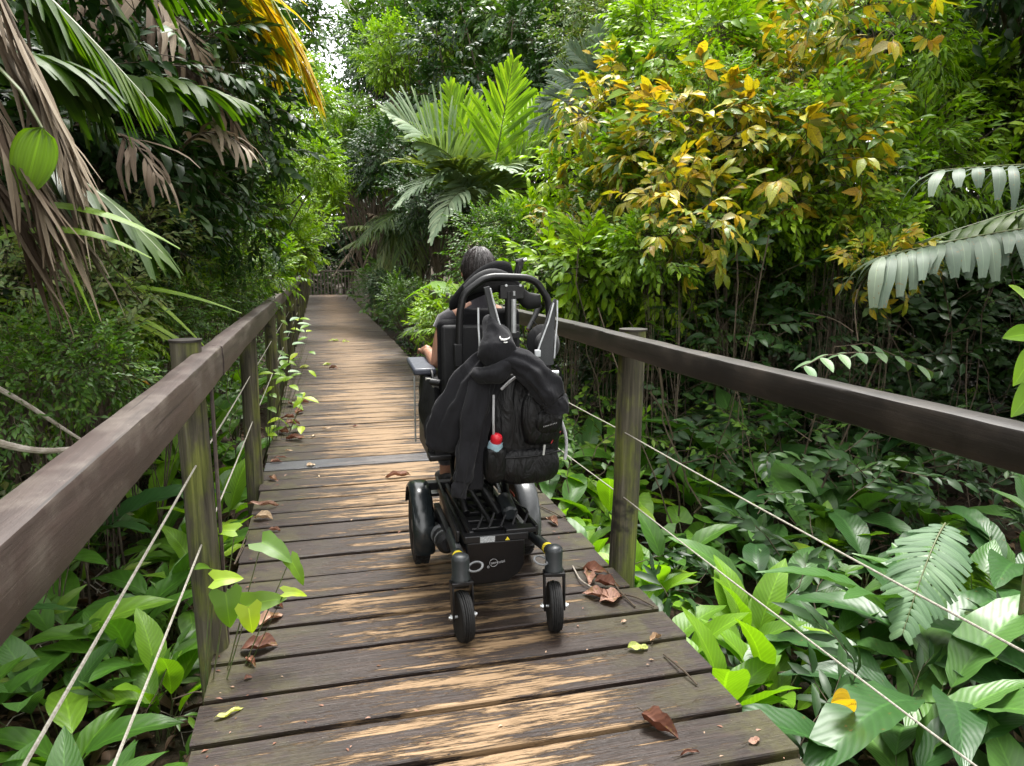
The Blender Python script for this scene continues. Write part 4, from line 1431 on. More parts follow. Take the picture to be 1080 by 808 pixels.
def on_hood(dx, dz):
    p_ = ctr + Vector((dx, 0, dz))
    ok_, hit_, _n, _i = hd.ray_cast(Vector((p_.x, -0.4, p_.z)), Vector((0, 1, 0)))
    return Vector((p_.x, (hit_.y if ok_ else p_.y) - 0.0005, p_.z))


m.tube([on_hood(*q_) for q_ in [(-.020, .016), (-.022, .009), (-.017, .003), (-.008, .001), (.004, .003), (.014, .007), (.022, .012)]], [.0010, .0030, .0046, .0048, .0038, .0022, .0008], 8)
m.tube([on_hood(*q_) for q_ in [(-.010, -.008), (-.002, -.009), (.006, -.008)]], [.0022, .0030, .0022], 8)
m.build('printed_emblem', WHT, hd)

# ------------------------------------------------------------------ the person
SKIN = NT('tanned_skin')
oc = SKIN.coord('Object')
nn1 = SKIN.noise(oc, 14, 4)
b = SKIN.bsdf(SKIN.mix(nn1, (0.36, 0.19, 0.125), (0.27, 0.135, 0.085)), 0.5, 0.4, 0, SKIN.noise(oc, 90, 3), 0.1, 0.002)
b.node.inputs['Subsurface Weight'].default_value = 0.08
b.node.inputs['Subsurface Scale'].default_value = 0.01
SKIN = SKIN.out(b)
CLOTH = fabric('dark_sleeveless_top', (0.022, 0.020, 0.024), 10, 0.4, 0.9)
TROUS = fabric('dark_trousers', (0.03, 0.032, 0.04), 10, 0.4, 0.9)
person = thing('person', 'person with short greying hair and a sleeveless dark top seated in the wheelchair facing away', 'person', (0.745, 3.50, 0.78))


def skinned(name, nodes, edges, parent, mat, root=0, sub=2):
    bm = bmesh.new()
    ly = bm.verts.layers.skin.verify()
    vs2 = []
    for i, n in enumerate(nodes):
        v = bm.verts.new(n[:3])
        v[ly].radius = (n[3], n[4] if len(n) > 4 else n[3])
        v[ly].use_root = (i == root)
        vs2.append(v)
    for e in edges: bm.edges.new((vs2[e[0]], vs2[e[1]]))
    me = bpy.data.meshes.new(name)
    bm.to_mesh(me)
    bm.free()
    me.materials.append(mat)
    o = link(name, me, parent)
    o.modifiers.new('skin', 'SKIN').use_smooth_shade = True
    s_ = o.modifiers.new('sub', 'SUBSURF')
    s_.levels = s_.render_levels = sub
    return o


nodes = [(0, 0, 0.05, .125, .10), (0, -.01, .20, .115, .085), (0, -.01, .36, .125, .085), (0, -.02, .46, .105, .07), (0, -.02, .52, .048, .048), (0, -.005, .575, .047, .047),   # 0-5 trunk, neck
         (0, .01, .625, .058, .072), (0, .012, .68, .073, .088), (0, .005, .735, .052, .062),                                          # 6-8 head
         (-.115, -.02, .455, .055), (-.165, -.02, .42, .049), (-.195, -.03, .33, .040), (-.215, -.05, .225, .036), (-.22, .05, .25, .034), (-.225, .17, .262, .024), (-.225, .22, .262, .018, .028),   # 9-15 left arm
         (.080, -.02, .455, .052), (.118, -.02, .42, .046), (.145, -.03, .33, .040), (.175, -.05, .235, .036), (.20, .05, .25, .034), (.225, .17, .262, .024), (.225, .22, .262, .018, .028),
         (-.09, .06, .03, .085), (-.10, .24, .04, .072), (-.10, .41, .03, .056), (-.10, .45, -.16, .050), (-.10, .46, -.40, .036), (-.10, .47, -.50, .036), (-.10, .57, -.535, .036, .022),
         (.09, .06, .03, .085), (.10, .24, .04, .072), (.10, .41, .03, .056), (.10, .45, -.16, .050), (.10, .46, -.40, .036), (.10, .47, -.50, .036), (.10, .57, -.535, .036, .022)]
edges = [(0, 1), (1, 2), (2, 3), (3, 4), (4, 5), (5, 6), (6, 7), (7, 8), (3, 9), (9, 10), (10, 11), (11, 12), (12, 13), (13, 14), (14, 15),
         (3, 16), (16, 17), (17, 18), (18, 19), (19, 20), (20, 21), (21, 22), (0, 23), (23, 24), (24, 25), (25, 26), (26, 27), (27, 28), (28, 29),
         (0, 30), (30, 31), (31, 32), (32, 33), (33, 34), (34, 35), (35, 36)]
body = skinned('body', nodes, edges, person, SKIN)
# hands: five fingers each, resting on the arm pads
for s in (-1, 1):
    nd = [(s * .225, .20, .262, .017, .024), (s * .225, .235, .262, .015, .034), (s * .225, .265, .258, .013, .036)]
    ed = [(0, 1), (1, 2)]
    for j, (dx, ln) in enumerate([(-.026, .055), (-.009, .064), (.009, .060), (.025, .046)]):
        k_ = len(nd)
        nd += [(s * .225 + dx, .270, .258, .0095), (s * .225 + dx * 1.15, .270 + ln * .5, .262, .0085), (s * .225 + dx * 1.2, .270 + ln * .82, .250, .008), (s * .225 + dx * 1.2, .270 + ln, .236, .007)]
        ed += [(2, k_), (k_, k_ + 1), (k_ + 1, k_ + 2), (k_ + 2, k_ + 3)]
    k_ = len(nd)
    nd += [(s * .225 - s * .036, .235, .256, .011), (s * .225 - s * .05, .262, .25, .0095), (s * .225 - s * .052, .285, .244, .008)]
    ed += [(1, k_), (k_, k_ + 1), (k_ + 1, k_ + 2)]
    skinned('hand', nd, ed, person, SKIN, sub=1)
# face details
m = MB()
m.lathe([(0, 0.016), (0.008, 0.012), (0.010, 0.0), (0, -0.012)], (0, 0.105, 0.655), (0, 1, -0.2), 12)
m.build('nose', SKIN, person)
m = MB()
for s in (-1, 1):
    m.lathe([(0, 0.006), (0.012, 0.004), (0.019, 0), (0.017, -0.004), (0, -0.006)], (s * 0.079, 0.005, 0.655), (s, 0.0, 0.15), 16)
m.build('ears', SKIN, person)
m = MB()
for s in (-1, 1): m.lathe([(0, 0.006), (0.008, 0.003), (0.011, -0.003), (0, -0.006)], (s * 0.03, 0.092, 0.672), (0, 1, 0), 12)
m.build('eyes', simple('eye_white', (0.5, 0.5, 0.5), 0.3), person)
m = MB()
m.tube([(-0.022, 0.086, 0.615), (0, 0.093, 0.613), (0.022, 0.086, 0.615)], 0.004, 8)
m.build('mouth', simple('lips', (0.3, 0.1, 0.09), 0.5), person)
# hair: cap of combed-back strands
g = NT('greying_brown_hair')
uv = g.n('UVMap', uv_map='UVMap').outputs[0]
hn = g.noise(g.mapping(uv, (90, 2.5, 1)), 1.0, 5, 0.7, 0.2)
hc = g.ramp(hn, [(0.4, (0.006, 0.004, 0.0035)), (0.62, (0.016, 0.011, 0.010)), (0.74, (0.05, 0.04, 0.04)), (0.9, (0.2, 0.18, 0.18))])
HAIR = g.out(g.bsdf(hc, 0.45, 0.5, 0, hn, 0.8, 0.006))
V_, U_, F_ = [], [], []
NA, NB = 96, 22
for j in range(NB):
    e = j / (NB - 1)
    for i in range(NA + 1):
        a = 2 * PI * i / NA                                    # 0 = back (-y)
        low = -0.95 if abs(((a + PI) % (2 * PI)) - PI) < 1.45 else 0.25
        k_ = min(1, max(0, (abs(((a + PI) % (2 * PI)) - PI) - 1.1) / 0.8))
        low = -1.0 * (1 - k_) + 0.35 * k_
        el = PI / 2 + (low - PI / 2) * e
        r_ = 1 + 0.018 * math.sin(a * 23 + 2 * e) + 0.012 * math.sin(a * 41 + 5 * e)
        x = 0.083 * math.cos(el) * math.sin(a) * r_
        y = -0.103 * math.cos(el) * math.cos(a) * r_
        V_.append((x, y + 0.008, 0.672 + 0.108 * math.sin(el) * r_))
        U_.append((i / NA, e))
for j in range(NB - 1):
    for i in range(NA):
        F_.append((j * (NA + 1) + i, j * (NA + 1) + i + 1, (j + 1) * (NA + 1) + i + 1, (j + 1) * (NA + 1) + i))
tt_ = T(V_, F_, U_)
hm = link('hair', to_mesh('hair', tt_, HAIR), person)
m = MB()
rr = random.Random(4)
for i in range(260):
    a = rr.uniform(-1.9, 1.9)
    e0 = rr.uniform(0.0, 1.3)
    pts = []
    ln = rr.uniform(0.35, 0.8)
    for k_ in range(5):
        el = e0 - ln * k_ / 4
        el = max(el, -1.0)
        rr_ = 1.015 + 0.012 * math.sin(k_ * 2 + i)
        aa = a + 0.12 * math.sin(k_ + i) * 0.4
        pts.append((0.083 * math.cos(el) * math.sin(aa) * rr_, 0.008 - 0.103 * math.cos(el) * math.cos(aa) * rr_, 0.672 + 0.108 * math.sin(el) * rr_))
    m.tube(pts, [0.0013, 0.0016, 0.0014, 0.001, 0.0005], 3, caps=False)
m.build('hair_strands', simple('greying_strands', (0.010, 0.007, 0.006), 0.4, 0.5, nscale=40, col2=(0.06, 0.05, 0.05)), hm)
# clothes
m = MB()
rings = []
for (z, rx_, ry_, yo) in [(-0.02, .15, .12, 0), (0.08, .145, .118, 0), (0.2, .138, .11, -.01), (0.32, .142, .112, -.01), (0.40, .150, .105, -.015), (0.445, .145, .090, -.02), (0.480, .110, .080, -.02), (0.51, .075, .070, -.018), (0.545, .062, .066, -.012), (0.56, .060, .064, -.01)]:
    rings.append([Vector(((-.02 if z < .5 else 0) + rx_ * (1 + .02 * math.sin(7 * a + z * 20)) * math.cos(a), yo + ry_ * (1 + .02 * math.sin(6 * a + z * 30)) * math.sin(a), z)) for a in [2 * PI * k_ / 32 for k_ in range(32)]])
m.loft(rings)
for s in (-1, 1):
    k_ = 1 if s < 0 else .72
    m.tube([(s * .12 * k_, -.02, .44), (s * .165 * k_, -.02, .418), (s * .182 * k_, -.022, .385)], [.06, .058, .052], 18)
m.build('sleeveless_top', CLOTH, person, ang=80)
skinned('trousers', [(0, 0, 0.02, .145, .12), (-.09, .06, .03, .095), (-.10, .24, .04, .082), (-.10, .42, .03, .066), (-.10, .45, -.16, .060), (-.10, .46, -.42, .048),
                     (.09, .06, .03, .095), (.10, .24, .04, .082), (.10, .42, .03, .066), (.10, .45, -.16, .060), (.10, .46, -.42, .048)],
        [(0, 1), (1, 2), (2, 3), (3, 4), (4, 5), (0, 6), (6, 7), (7, 8), (8, 9), (9, 10)], person, TROUS)
for s in (-1, 1):
    m = MB()
    m.loft([[Vector((s * .10 + .045 * wd_ * math.cos(a), y_, -.530 + h_ * (math.sin(a) * .5 + .45))) for a in [2 * PI * k_ / 16 for k_ in range(16)]]
            for (y_, wd_, h_) in [(.40, .5, .07), (.42, .9, .09), (.48, .95, .10), (.56, 1.0, .075), (.62, .95, .055), (.655, .6, .04)]])
    m.build('shoe', BLKM, person, subsurf=1)
# ------------------------------------------------------------------ foliage pools
R0 = np.random.default_rng(11)
SP_SMALL = [sprig(R0, 0.34, 8, 0.085, 0.038, 2) for _ in range(3)]
SP_MED = [sprig(R0, 0.42, 8, 0.13, 0.055, 3) for _ in range(3)]
SP_AMB = [sprig(R0, 0.36, 7, 0.17, 0.07, 3, whorl=True, droop=0.15) for _ in range(2)] + [sprig(R0, 0.40, 7, 0.15, 0.062, 3) for _ in range(2)]
SP_LONG = [sprig(R0, 0.36, 7, 0.15, 0.036, 3, whorl=(i == 0)) for i in range(3)]
POOL = {}


def make_pool(key, mat, sprigs, nsprig, nclump, scl=1.0, nvar=2, flat=0.8, low=-0.5, cr=0.42, mat2=None, frac2=0.0):
    out = []
    for v in range(nvar):
        sd_ = abs(hash_(key)) + v
        t, cs = crown(sd_, 1.0, 1.0, flat, 0.0, nclump, nsprig, sprigs, scl, low=low, cr=cr)
        me = to_mesh('crown_' + key, t, [mat, TWIG])
        cs2 = cs + np.array([0, 0, 2.0])
        tr = trunk_mesh('stems_' + key, cs2, 1.6, 0.05 if 'tree' in key else 0.016, sd_, nstem=1 if 'tree' in key else 2)
        out.append((me, tr))
    POOL[key] = out


def hash_(s):
    h = 7
    for ch in s: h = (h * 31 + ord(ch)) % 99991
    return h


# leaf size stays near real: crowns are built at unit radius with sprigs scaled to suit r of about 1
make_pool('amber', L_YELLOW, SP_AMB, 190, 14, 1.35, 3)
make_pool('bright', L_BRIGHT, SP_MED, 420, 14, 1.05, 3)
make_pool('amber_big', L_YELLOW, SP_AMB, 56, 9, 2.4, 2)
make_pool('bright_big', L_BRIGHT, SP_MED, 170, 10, 1.9, 2)
make_pool('lime_long', L_BRIGHT, SP_LONG, 420, 14, 0.95, 2)
make_pool('mid', L_MID, SP_SMALL, 620, 16, 0.95, 3)
make_pool('olive', L_OLIVE, SP_SMALL, 520, 14, 1.0, 2)
make_pool('dark', L_DARK, SP_MED, 420, 14, 0.95, 3)
make_pool('tree_mid', L_MID, SP_MED, 900, 22, 0.62, 2, flat=0.9, cr=0.34)
make_pool('tree_dark', L_DARK, SP_MED, 900, 22, 0.62, 2, flat=0.95, cr=0.34)
make_pool('tree_bright', L_BRIGHT, SP_MED, 900, 22, 0.55, 2, flat=0.9, cr=0.34)
_cnt = {}


def shrub(key, P, r, label, cat='shrub', name='leafy_shrub', group=None, rz=None, sz=1.0, stems=True):
    P = Vector(P)
    zb = gz(P.x, P.y)
    i = _cnt.get(key, 0)
    _cnt[key] = i + 1
    cme, tme = POOL[key][i % len(POOL[key])]
    rz = rz if rz is not None else (i * 2.39996) % 6.283
    rx_ = P.x
    if -1.25 < rx_ < 2.2 and -2 < P.y < 37.5:                    # rooted beside the walkway, leaning over it
        rx_ = -1.25 if rx_ < 0.45 else 2.2
    zb = gz(rx_, P.y)
    t = thing(name, label, cat, (rx_, P.y, zb), 0, group)
    link('crown', cme, t, (P.x - rx_, 0, P.z - zb), (0, 0, rz), (r, r, r * sz))
    if stems:
        h = max(0.5, P.z - zb)
        lean = math.atan2(P.x - rx_, h)
        M_ = Matrix.Rotation(lean, 4, 'Y') @ Matrix.Rotation(rz, 4, 'Z') @ Matrix.Diagonal((r, r, h / 2.0, 1))
        o = link('trunk' if 'tree' in key else 'stems', tme, t)
        o.matrix_local = M_
    return t


# --- right bank: the amber-leaved bush and its neighbours
A = 'amber'
AG = 'amber leaved shrubs on the right bank'
for (px, py, Y, r, lab) in [
    (775, 170, 6.4, 0.78, 'large amber and green leaved shrub arching out over the dark hollow on the right bank'),
    (668, 125, 7.6, 0.66, 'amber leaved shrub next to the big fan of green palm fronds'),
    (850, 95, 7.0, 0.62, 'high amber sprays at the crest of the right bank thicket'),
    (905, 22, 6.0, 0.42, 'small amber spray hanging against the bright shrubs at the top of the right bank'),
    (712, 225, 5.7, 0.36, 'low drooping amber spray above the right rail post'),
    (880, 185, 5.9, 0.42, 'amber and pale leaved shrub beside the grey pleated palm frond'),
    (640, 225, 8.2, 0.42, 'amber tinted shrub low behind the wheelchair headrest'),
    (935, 285, 5.0, 0.24, 'small pale spray with one amber leaf under the grey palm frond')]:
    shrub('amber_big' if r < .5 else A, at(px, py, Y), r, lab, name='amber_shrub', group=AG)
for (key, px, py, Y, r, lab) in [
    ('bright', 722, 32, 9.0, 0.75, 'bright lime shrub between the grey-blue palm and the amber shrubs'),
    ('lime_long', 905, 65, 8.0, 1.0, 'bright green long-leaved shrub filling the upper right bank'),
    ('lime_long', 930, 200, 7.4, 1.05, 'bright green shrub behind the amber and pale leaved shrub'),
    ('bright', 1010, 135, 8.4, 1.1, 'bright green shrub above the grey pleated palm frond'),
    ('bright', 795, 40, 9.5, 1.0, 'bright shrub on the skyline of the right bank under the topmost amber spray'),
    ('bright_big', 612, 182, 8.6, 0.42, 'small fresh green shrub at the foot of the central palm'),
    ('mid', 690, 205, 8.0, 0.9, 'mid green shrub behind the low drooping amber spray'),
    ('bright_big', 556, 262, 9.4, 0.52, 'bright green bush directly above the seated person'),
    ('mid', 535, 275, 8.6, 0.65, 'mid green bush with pale leaves level with the wheelchair headrest'),
    ('olive', 640, 265, 7.6, 0.75, 'olive and white tinged bush between headrest and rail post'),
    ('mid', 620, 315, 7.4, 0.70, 'mid green bush right behind the right rail beside the wheelchair'),
    ('bright_big', 690, 300, 7.0, 0.45, 'low bright green bush behind the right rail post'),
    ('lime_long', 500, 345, 7.6, 0.50, 'low bush seen between the person and the far walkway'),
    ('bright_big', 690, 175, 6.8, 0.38, 'fresh green spray poking through the amber shrub beside the palm'),
    ('bright_big', 870, 130, 6.0, 0.40, 'fresh green spray poking through the high amber sprays'),
    ('lime_long', 760, 100, 6.6, 0.45, 'bright long-leaved spray between two amber shrubs at the crest'),
    ('bright_big', 690, 268, 5.9, 0.30, 'fresh green spray under the low drooping amber spray'),
    ('bright_big', 905, 235, 5.8, 0.34, 'fresh green spray left of the grey pleated palm tips'),
    ('mid', 640, 270, 7.2, 0.45, 'mid green spray beneath the low amber spray near the headrest'),
    ('mid', 820, 285, 6.6, 0.60, 'mid green bush in the shade below the large amber shrub'),
    ('bright_big', 745, 60, 7.4, 0.5, 'fresh green crown wedged between two amber shrubs at the top'),
    ('bright_big', 800, 225, 6.0, 0.38, 'bright long-leaved spray hanging below the large amber shrub'),
    ('lime_long', 880, 250, 6.6, 0.6, 'bright green long-leaved bush left of the grey pleated fronds'),
    ('bright_big', 600, 300, 7.0, 0.5, 'bright bush beside the wheelchair push bar on the right'),
    ('olive', 720, 330, 7.0, 0.62, 'olive bush behind the handrail right of the rail post'),
    ('olive', 730, 170, 6.9, 0.5, 'olive bush squeezed in front of the amber shrubs'),
    ('mid', 900, 300, 6.6, 0.55, 'mid green bush under the tips of the grey pleated fronds'),
    ('mid', 745, 300, 7.3, 0.85, 'dim green bush in the hollow under the large amber shrub'),
    ('mid', 1060, 60, 10.0, 1.5, 'tall pale green tree top at the upper right edge'),
    ('olive', 985, 40, 11.0, 1.3, 'olive shrub behind the bright long-leaved shrub'),
    ('olive', 655, 40, 12.5, 1.1, 'olive tree top behind the grey-blue palm'),
    ('mid', 850, 10, 11.0, 1.5, 'mid green tree top along the upper edge of the right bank')]:
    shrub(key, at(px, py, Y), r, lab)
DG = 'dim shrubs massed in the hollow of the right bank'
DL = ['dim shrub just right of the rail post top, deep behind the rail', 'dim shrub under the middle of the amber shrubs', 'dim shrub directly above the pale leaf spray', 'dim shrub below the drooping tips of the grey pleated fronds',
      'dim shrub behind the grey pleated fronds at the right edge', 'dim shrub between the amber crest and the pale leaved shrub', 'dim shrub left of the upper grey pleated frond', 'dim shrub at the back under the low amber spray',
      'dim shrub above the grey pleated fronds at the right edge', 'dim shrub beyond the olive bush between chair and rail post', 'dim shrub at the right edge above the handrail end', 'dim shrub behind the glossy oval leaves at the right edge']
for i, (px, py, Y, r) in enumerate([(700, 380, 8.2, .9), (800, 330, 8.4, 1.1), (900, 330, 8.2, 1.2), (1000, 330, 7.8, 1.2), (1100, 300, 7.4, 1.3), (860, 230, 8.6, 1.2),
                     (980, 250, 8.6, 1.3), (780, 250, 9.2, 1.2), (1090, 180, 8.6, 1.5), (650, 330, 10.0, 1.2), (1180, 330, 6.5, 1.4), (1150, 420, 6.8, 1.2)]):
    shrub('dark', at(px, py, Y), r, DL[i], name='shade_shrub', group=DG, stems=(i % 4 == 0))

# --- left bank
for (key, px, py, Y, r, lab) in [
    ('tree_bright', 268, 105, 13.0, 1.1, 'bright green bush just beyond the yellowing palm frond'),
    ('tree_bright', 290, 90, 24.0, 1.3, 'far bright green bush at the top of the left bank by the sky gap'),
    ('tree_bright', 285, 175, 11.5, 1.0, 'mid green bush on the left bank below the yellowing palm frond'),
    ('tree_bright', 318, 205, 19.0, 1.1, 'olive green bush halfway down the left bank towards the turn'),
    ('mid', 222, 262, 8.0, 0.55, 'mid green bush leaning towards the left rail beyond the dark hollow'),
    ('mid', 232, 305, 6.8, 0.50, 'low green bush level with the left rail'),
    ('olive', 120, 295, 4.9, 0.55, 'small-leaved reddish olive bush above the near left rail'),
    ('olive', 50, 330, 4.2, 0.50, 'small-leaved olive bush at the left edge above the rail'),
    ('mid', 175, 345, 5.2, 0.42, 'low green bush behind the square post cap of the left rail'),
    ('mid', 60, 400, 3.6, 0.42, 'leafy green bush behind the near end of the left rail'),
    ('mid', 180, 190, 9.0, 0.8, 'green bush at the back of the dark hollow on the left bank'),
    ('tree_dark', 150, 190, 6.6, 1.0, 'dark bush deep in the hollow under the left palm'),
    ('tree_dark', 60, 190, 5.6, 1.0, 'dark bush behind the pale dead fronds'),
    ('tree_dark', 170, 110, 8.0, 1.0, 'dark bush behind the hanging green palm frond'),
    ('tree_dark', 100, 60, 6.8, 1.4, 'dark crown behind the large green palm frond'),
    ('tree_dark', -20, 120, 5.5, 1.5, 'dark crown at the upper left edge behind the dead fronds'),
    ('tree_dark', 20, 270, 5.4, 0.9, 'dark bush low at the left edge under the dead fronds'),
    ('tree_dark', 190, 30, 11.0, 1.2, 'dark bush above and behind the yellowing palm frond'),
    ('mid', 250, 30, 16.0, 1.7, 'green tree top seen through the yellowing palm frond')]:
    shrub(key, at(px, py, Y), r, lab)
for (key, px, py, Y, r, lab) in [
    ('bright', 262, 285, 8.6, 0.50, 'bright bush touching the left rail near its third post'),
    ('bright', 285, 262, 11.5, 0.60, 'bright bush against the left rail further along'),
    ('tree_bright', 300, 235, 15.0, 0.95, 'light green bush over the far part of the left rail'),
    ('tree_bright', 262, 205, 11.0, 0.85, 'light green bush on the bank above the left rail'),
    ('bright', 205, 272, 7.0, 0.36, 'fresh green bush on the bank right of the hanging strap leaves'),
    ('lime_long', 150, 320, 5.6, 0.40, 'light long-leaved bush on the bank left of the square post cap'),
    ('tree_bright', 235, 150, 13.5, 1.0, 'light green foliage glimpsed past the hanging fronds'),
    ('bright', 95, 350, 4.6, 0.34, 'fresh green bush above the near rail by the dead branch')]:
    shrub(key, at(px, py, Y), r, lab)
for (key, px, py, Y, r, lab) in [
    ('mid', 436, 318, 11.5, 0.50, 'green bush leaning over the right deck edge beyond the person'),
    ('tree_dark', 418, 305, 15.5, 0.55, 'dark bush leaning over the right deck edge farther along'),
    ('mid', 402, 298, 20.0, 0.6, 'green bush hiding the near end of the slatted fence'),
    ('bright', 462, 335, 9.4, 0.36, 'bright low bush between the person and the far right deck edge'),
    ('tree_dark', 560, 60, 26, 3.2, 'dark crown far behind the central palm'),
    ('tree_dark', 900, 120, 13, 2.2, 'dark crown deep behind the bright bank on the right'),
    ('tree_dark', 760, 120, 14, 2.2, 'dark crown deep behind the amber shrubs')]:
    shrub(key, at(px, py, Y), r, lab)
# canopy that closes the bank above the frame
TG = 'tall forest trees closing in on both sides of the walkway'
for (x, y, z, r) in [(-5.5, 4.5, 5.6, 2.3), (-6.4, 9.5, 6.2, 2.5), (-6.5, 15, 7.0, 2.6), (-4.2, 1.0, 4.6, 1.9), (-7, 0, 6.5, 3), (-4.4, 7.0, 4.6, 1.4),
                     (8.2, 3.0, 5.0, 2.5), (9.5, 8.0, 5.5, 2.6), (8.6, 12.5, 5.6, 2.4), (7, -2.5, 5.5, 3.0), (-5, -5, 6, 3.0), (5, -8, 6, 3.2)]:
    shrub('tree_dark', (x, y, z), r, 'tall dark-leaved forest tree closing in beside the walkway', 'tree', 'forest_tree', TG)

# --- far trees around the turn
for (key, px, py, Y, r, lab) in [
    ('tree_dark', 408, 60, 34, 2.3, 'tall dark tree to the right of the sky gap beyond the turn'),
    ('tree_dark', 395, 130, 36, 3.0, 'dark tree trunk and foliage straight above the far turn'),
    ('tree_mid', 455, 35, 24, 2.4, 'sunlit green tree top left of centre above the palm'),
    ('tree_bright', 440, 75, 21, 1.5, 'light green tree crown between the dark tree and the central palm'),
    ('tree_mid', 540, 20, 22, 2.5, 'rounded green tree crown above the central palm'),
    ('tree_mid', 385, 160, 26, 1.8, 'pale layered tree crown low over the far walkway'),
    ('tree_bright', 410, 190, 19, 0.9, 'light green bush under the pale layered crown'),
    ('tree_mid', 350, 150, 30, 1.8, 'green crown left of the dark far trunk'),
    ('tree_mid', 330, 215, 33, 1.8, 'green bush at the far end of the left bank'),
    ('tree_dark', 430, 165, 17.5, 1.3, 'dark bush behind the silvery left fronds of the central palm'),
    ('tree_dark', 470, 215, 15, 1.1, 'dark bush behind the stem of the central palm'),
    ('tree_dark', 360, 240, 41, 2.6, 'dark forest crown straight behind the slatted fence'),
    ('tree_dark', 400, 260, 42, 2.6, 'second dark forest crown behind the slatted fence, right of the gap'),
    ('tree_mid', 610, 15, 19, 2.2, 'green crown above the grey-blue palm'),
    ('tree_mid', 720, -10, 17, 2.4, 'green crown at the top edge above the lime shrub'),
    ('tree_dark', 520, 90, 19, 2.2, 'dark crown behind the upright fronds of the central palm'),
    ('tree_dark', 600, 110, 17, 1.8, 'dark crown behind the grey-blue palm'),
    ('tree_dark', 480, -20, 32, 3.6, 'dark far crown touching the top edge left of centre'),
    ('tree_dark', 960, -30, 15, 2.8, 'dark crown at the top right above the bright bank'),
    ('tree_dark', 840, -40, 18, 3.0, 'dark crown at the top edge behind the amber sprays'),
    ('tree_mid', 1080, -20, 14, 2.5, 'green crown in the top right corner')]:
    shrub(key, at(px, py, Y), r, lab, 'tree', 'forest_tree')
for (x, y, z, r) in [(-9, 24, 8, 3.6), (-6.5, 33, 8, 3.2), (-4.5, 44, 7, 3.2), (4.5, 47, 9, 3.4), (9, 40, 10, 4.2), (12, 30, 10, 4), (12, 21, 9, 3.6), (-14, 12, 9, 4), (15, 12, 9, 4), (6, 33, 6, 3), (7, 25, 5, 2.6), (7, 18, 4.4, 2.0),
                     (4.0, 40, 3, 3), (-1, 43, 3, 2.6), (13, -2, 8, 4), (-13, 3, 9, 4)]:
    shrub('tree_dark', (x, y, z), r, 'tall dark-leaved forest tree closing in beside the walkway', 'tree', 'forest_tree', TG)

# ------------------------------------------------------------------ palms
def palm(name, label, root, fronds, mat, cat='palm', trunk_to=None, tr=0.07, group=None):
    """fronds: list of (p0, p1, dict[, material]); each frond is a part"""
    root = Vector(root)
    t = thing(name, label, cat, root, group=group)
    for i, fr in enumerate(fronds):
        kw = dict(fr[2])
        mt = kw.pop('mat', mat)
        me = to_mesh('frond', frond(root, fr[0], fr[1], seed=i * 7 + hash_(name + label) % 1000, **kw), [mt, STEM if mt not in (P_DEAD, P_DEADPALE) else TWIG])
        link('frond', me, t)
    if trunk_to is not None:
        m = MB()
        a_, b_ = Vector((0, 0, -0.3)), Vector(trunk_to) - root
        pts = [a_.lerp(b_, k / 8) + Vector((0.03 * math.sin(k), 0.03 * math.cos(k * 1.3), 0)) for k in range(9)]
        m.tube(pts, [tr * (1.1 - 0.3 * k / 8) for k in range(9)], 12)
        m.build('trunk', BARK, t)
    return t


def grd(p): return Vector((p[0], p[1], gz(p[0], p[1])))


# central palm: fresh upright fronds, silvery ones to the left
c0 = at(512, 232, 12.0)
b0 = dict(N=34, Lm=0.78, wd=0.026, droop=0.35, ang0=1.05, ang1=0.35, lift=0.25, rr=0.016, tip=0.55)
F_ = []
def cf(px, py, Y, **k):
    d = dict(b0); d.update(k)
    F_.append((c0, at(px, py, Y), d))
FC = (0.1, -1.0, 0.25)
cf(541, 66, 11.4, arch=0.0, N=36, Lm=0.85, wd=0.027, droop=0.12, lift=0.05, ang0=1.0, nref=FC)
cf(590, 88, 11.8, arch=0.0, Lm=0.7, wd=0.027, droop=0.2, nref=FC)
cf(475, 92, 12.0, arch=0.02, droop=0.2, nref=FC)
cf(450, 118, 12.4, arch=0.1, droop=0.3, nref=FC)
cf(408, 118, 11.0, arch=0.16, nref=(0, -1, .7), mat=P_SILVER, Lm=0.85, wd=0.030, tip=0.6)
cf(432, 150, 10.9, arch=0.25, mat=P_SILVER, Lm=0.7)
cf(410, 172, 11.6, arch=0.22, mat=P_OLIVE, Lm=0.6, droop=0.5)
cf(420, 215, 11.0, arch=0.35, mat=P_SILVER, Lm=0.6, droop=0.8)
cf(455, 252, 10.8, arch=0.4, mat=P_SILVER, Lm=0.55, droop=0.9)
cf(602, 150, 11.4, arch=0.22, Lm=0.7, mat=P_SILVER)
cf(588, 185, 11.0, arch=0.3, Lm=0.65, mat=P_SILVER, droop=0.7)
cf(560, 110, 13.2, arch=0.08)
cf(500, 105, 13.0, arch=0.02, nref=FC)
cf(610, 120, 12.8, arch=0.15)
cf(470, 170, 11.0, arch=0.2, mat=P_OLIVE, droop=0.6)
cf(540, 180, 10.6, arch=0.3, mat=P_SILVER, droop=0.7, Lm=0.6)
palm('feather_palm', 'big feather palm with upright yellow-green fronds and silvery lower fronds in the middle distance', grd(c0), F_, P_GREEN, trunk_to=c0, tr=0.09)

# grey-blue palm behind it
c1 = at(668, 135, 10.6)
F_ = []
for (px, py, a_) in [(572, 108, .2), (582, 78, .12), (600, 50, .08), (628, 30, .05), (655, 28, .03), (560, 135, .3), (690, 60, .05), (600, 150, .35), (700, 110, .2), (640, 60, .05), (720, 80, .1)]:
    F_.append((c1, at(px, py, 10.3 + (px % 3) * .2), dict(N=26, Lm=0.60, wd=0.022, arch=a_, droop=0.35, ang0=0.95, ang1=0.4, nref=(0, -1, .4), mat=P_SILVER if px % 2 else P_GREY)))
palm('feather_palm', 'grey-blue feather palm half hidden behind the amber shrub', grd(c1), F_, P_GREY, trunk_to=c1)

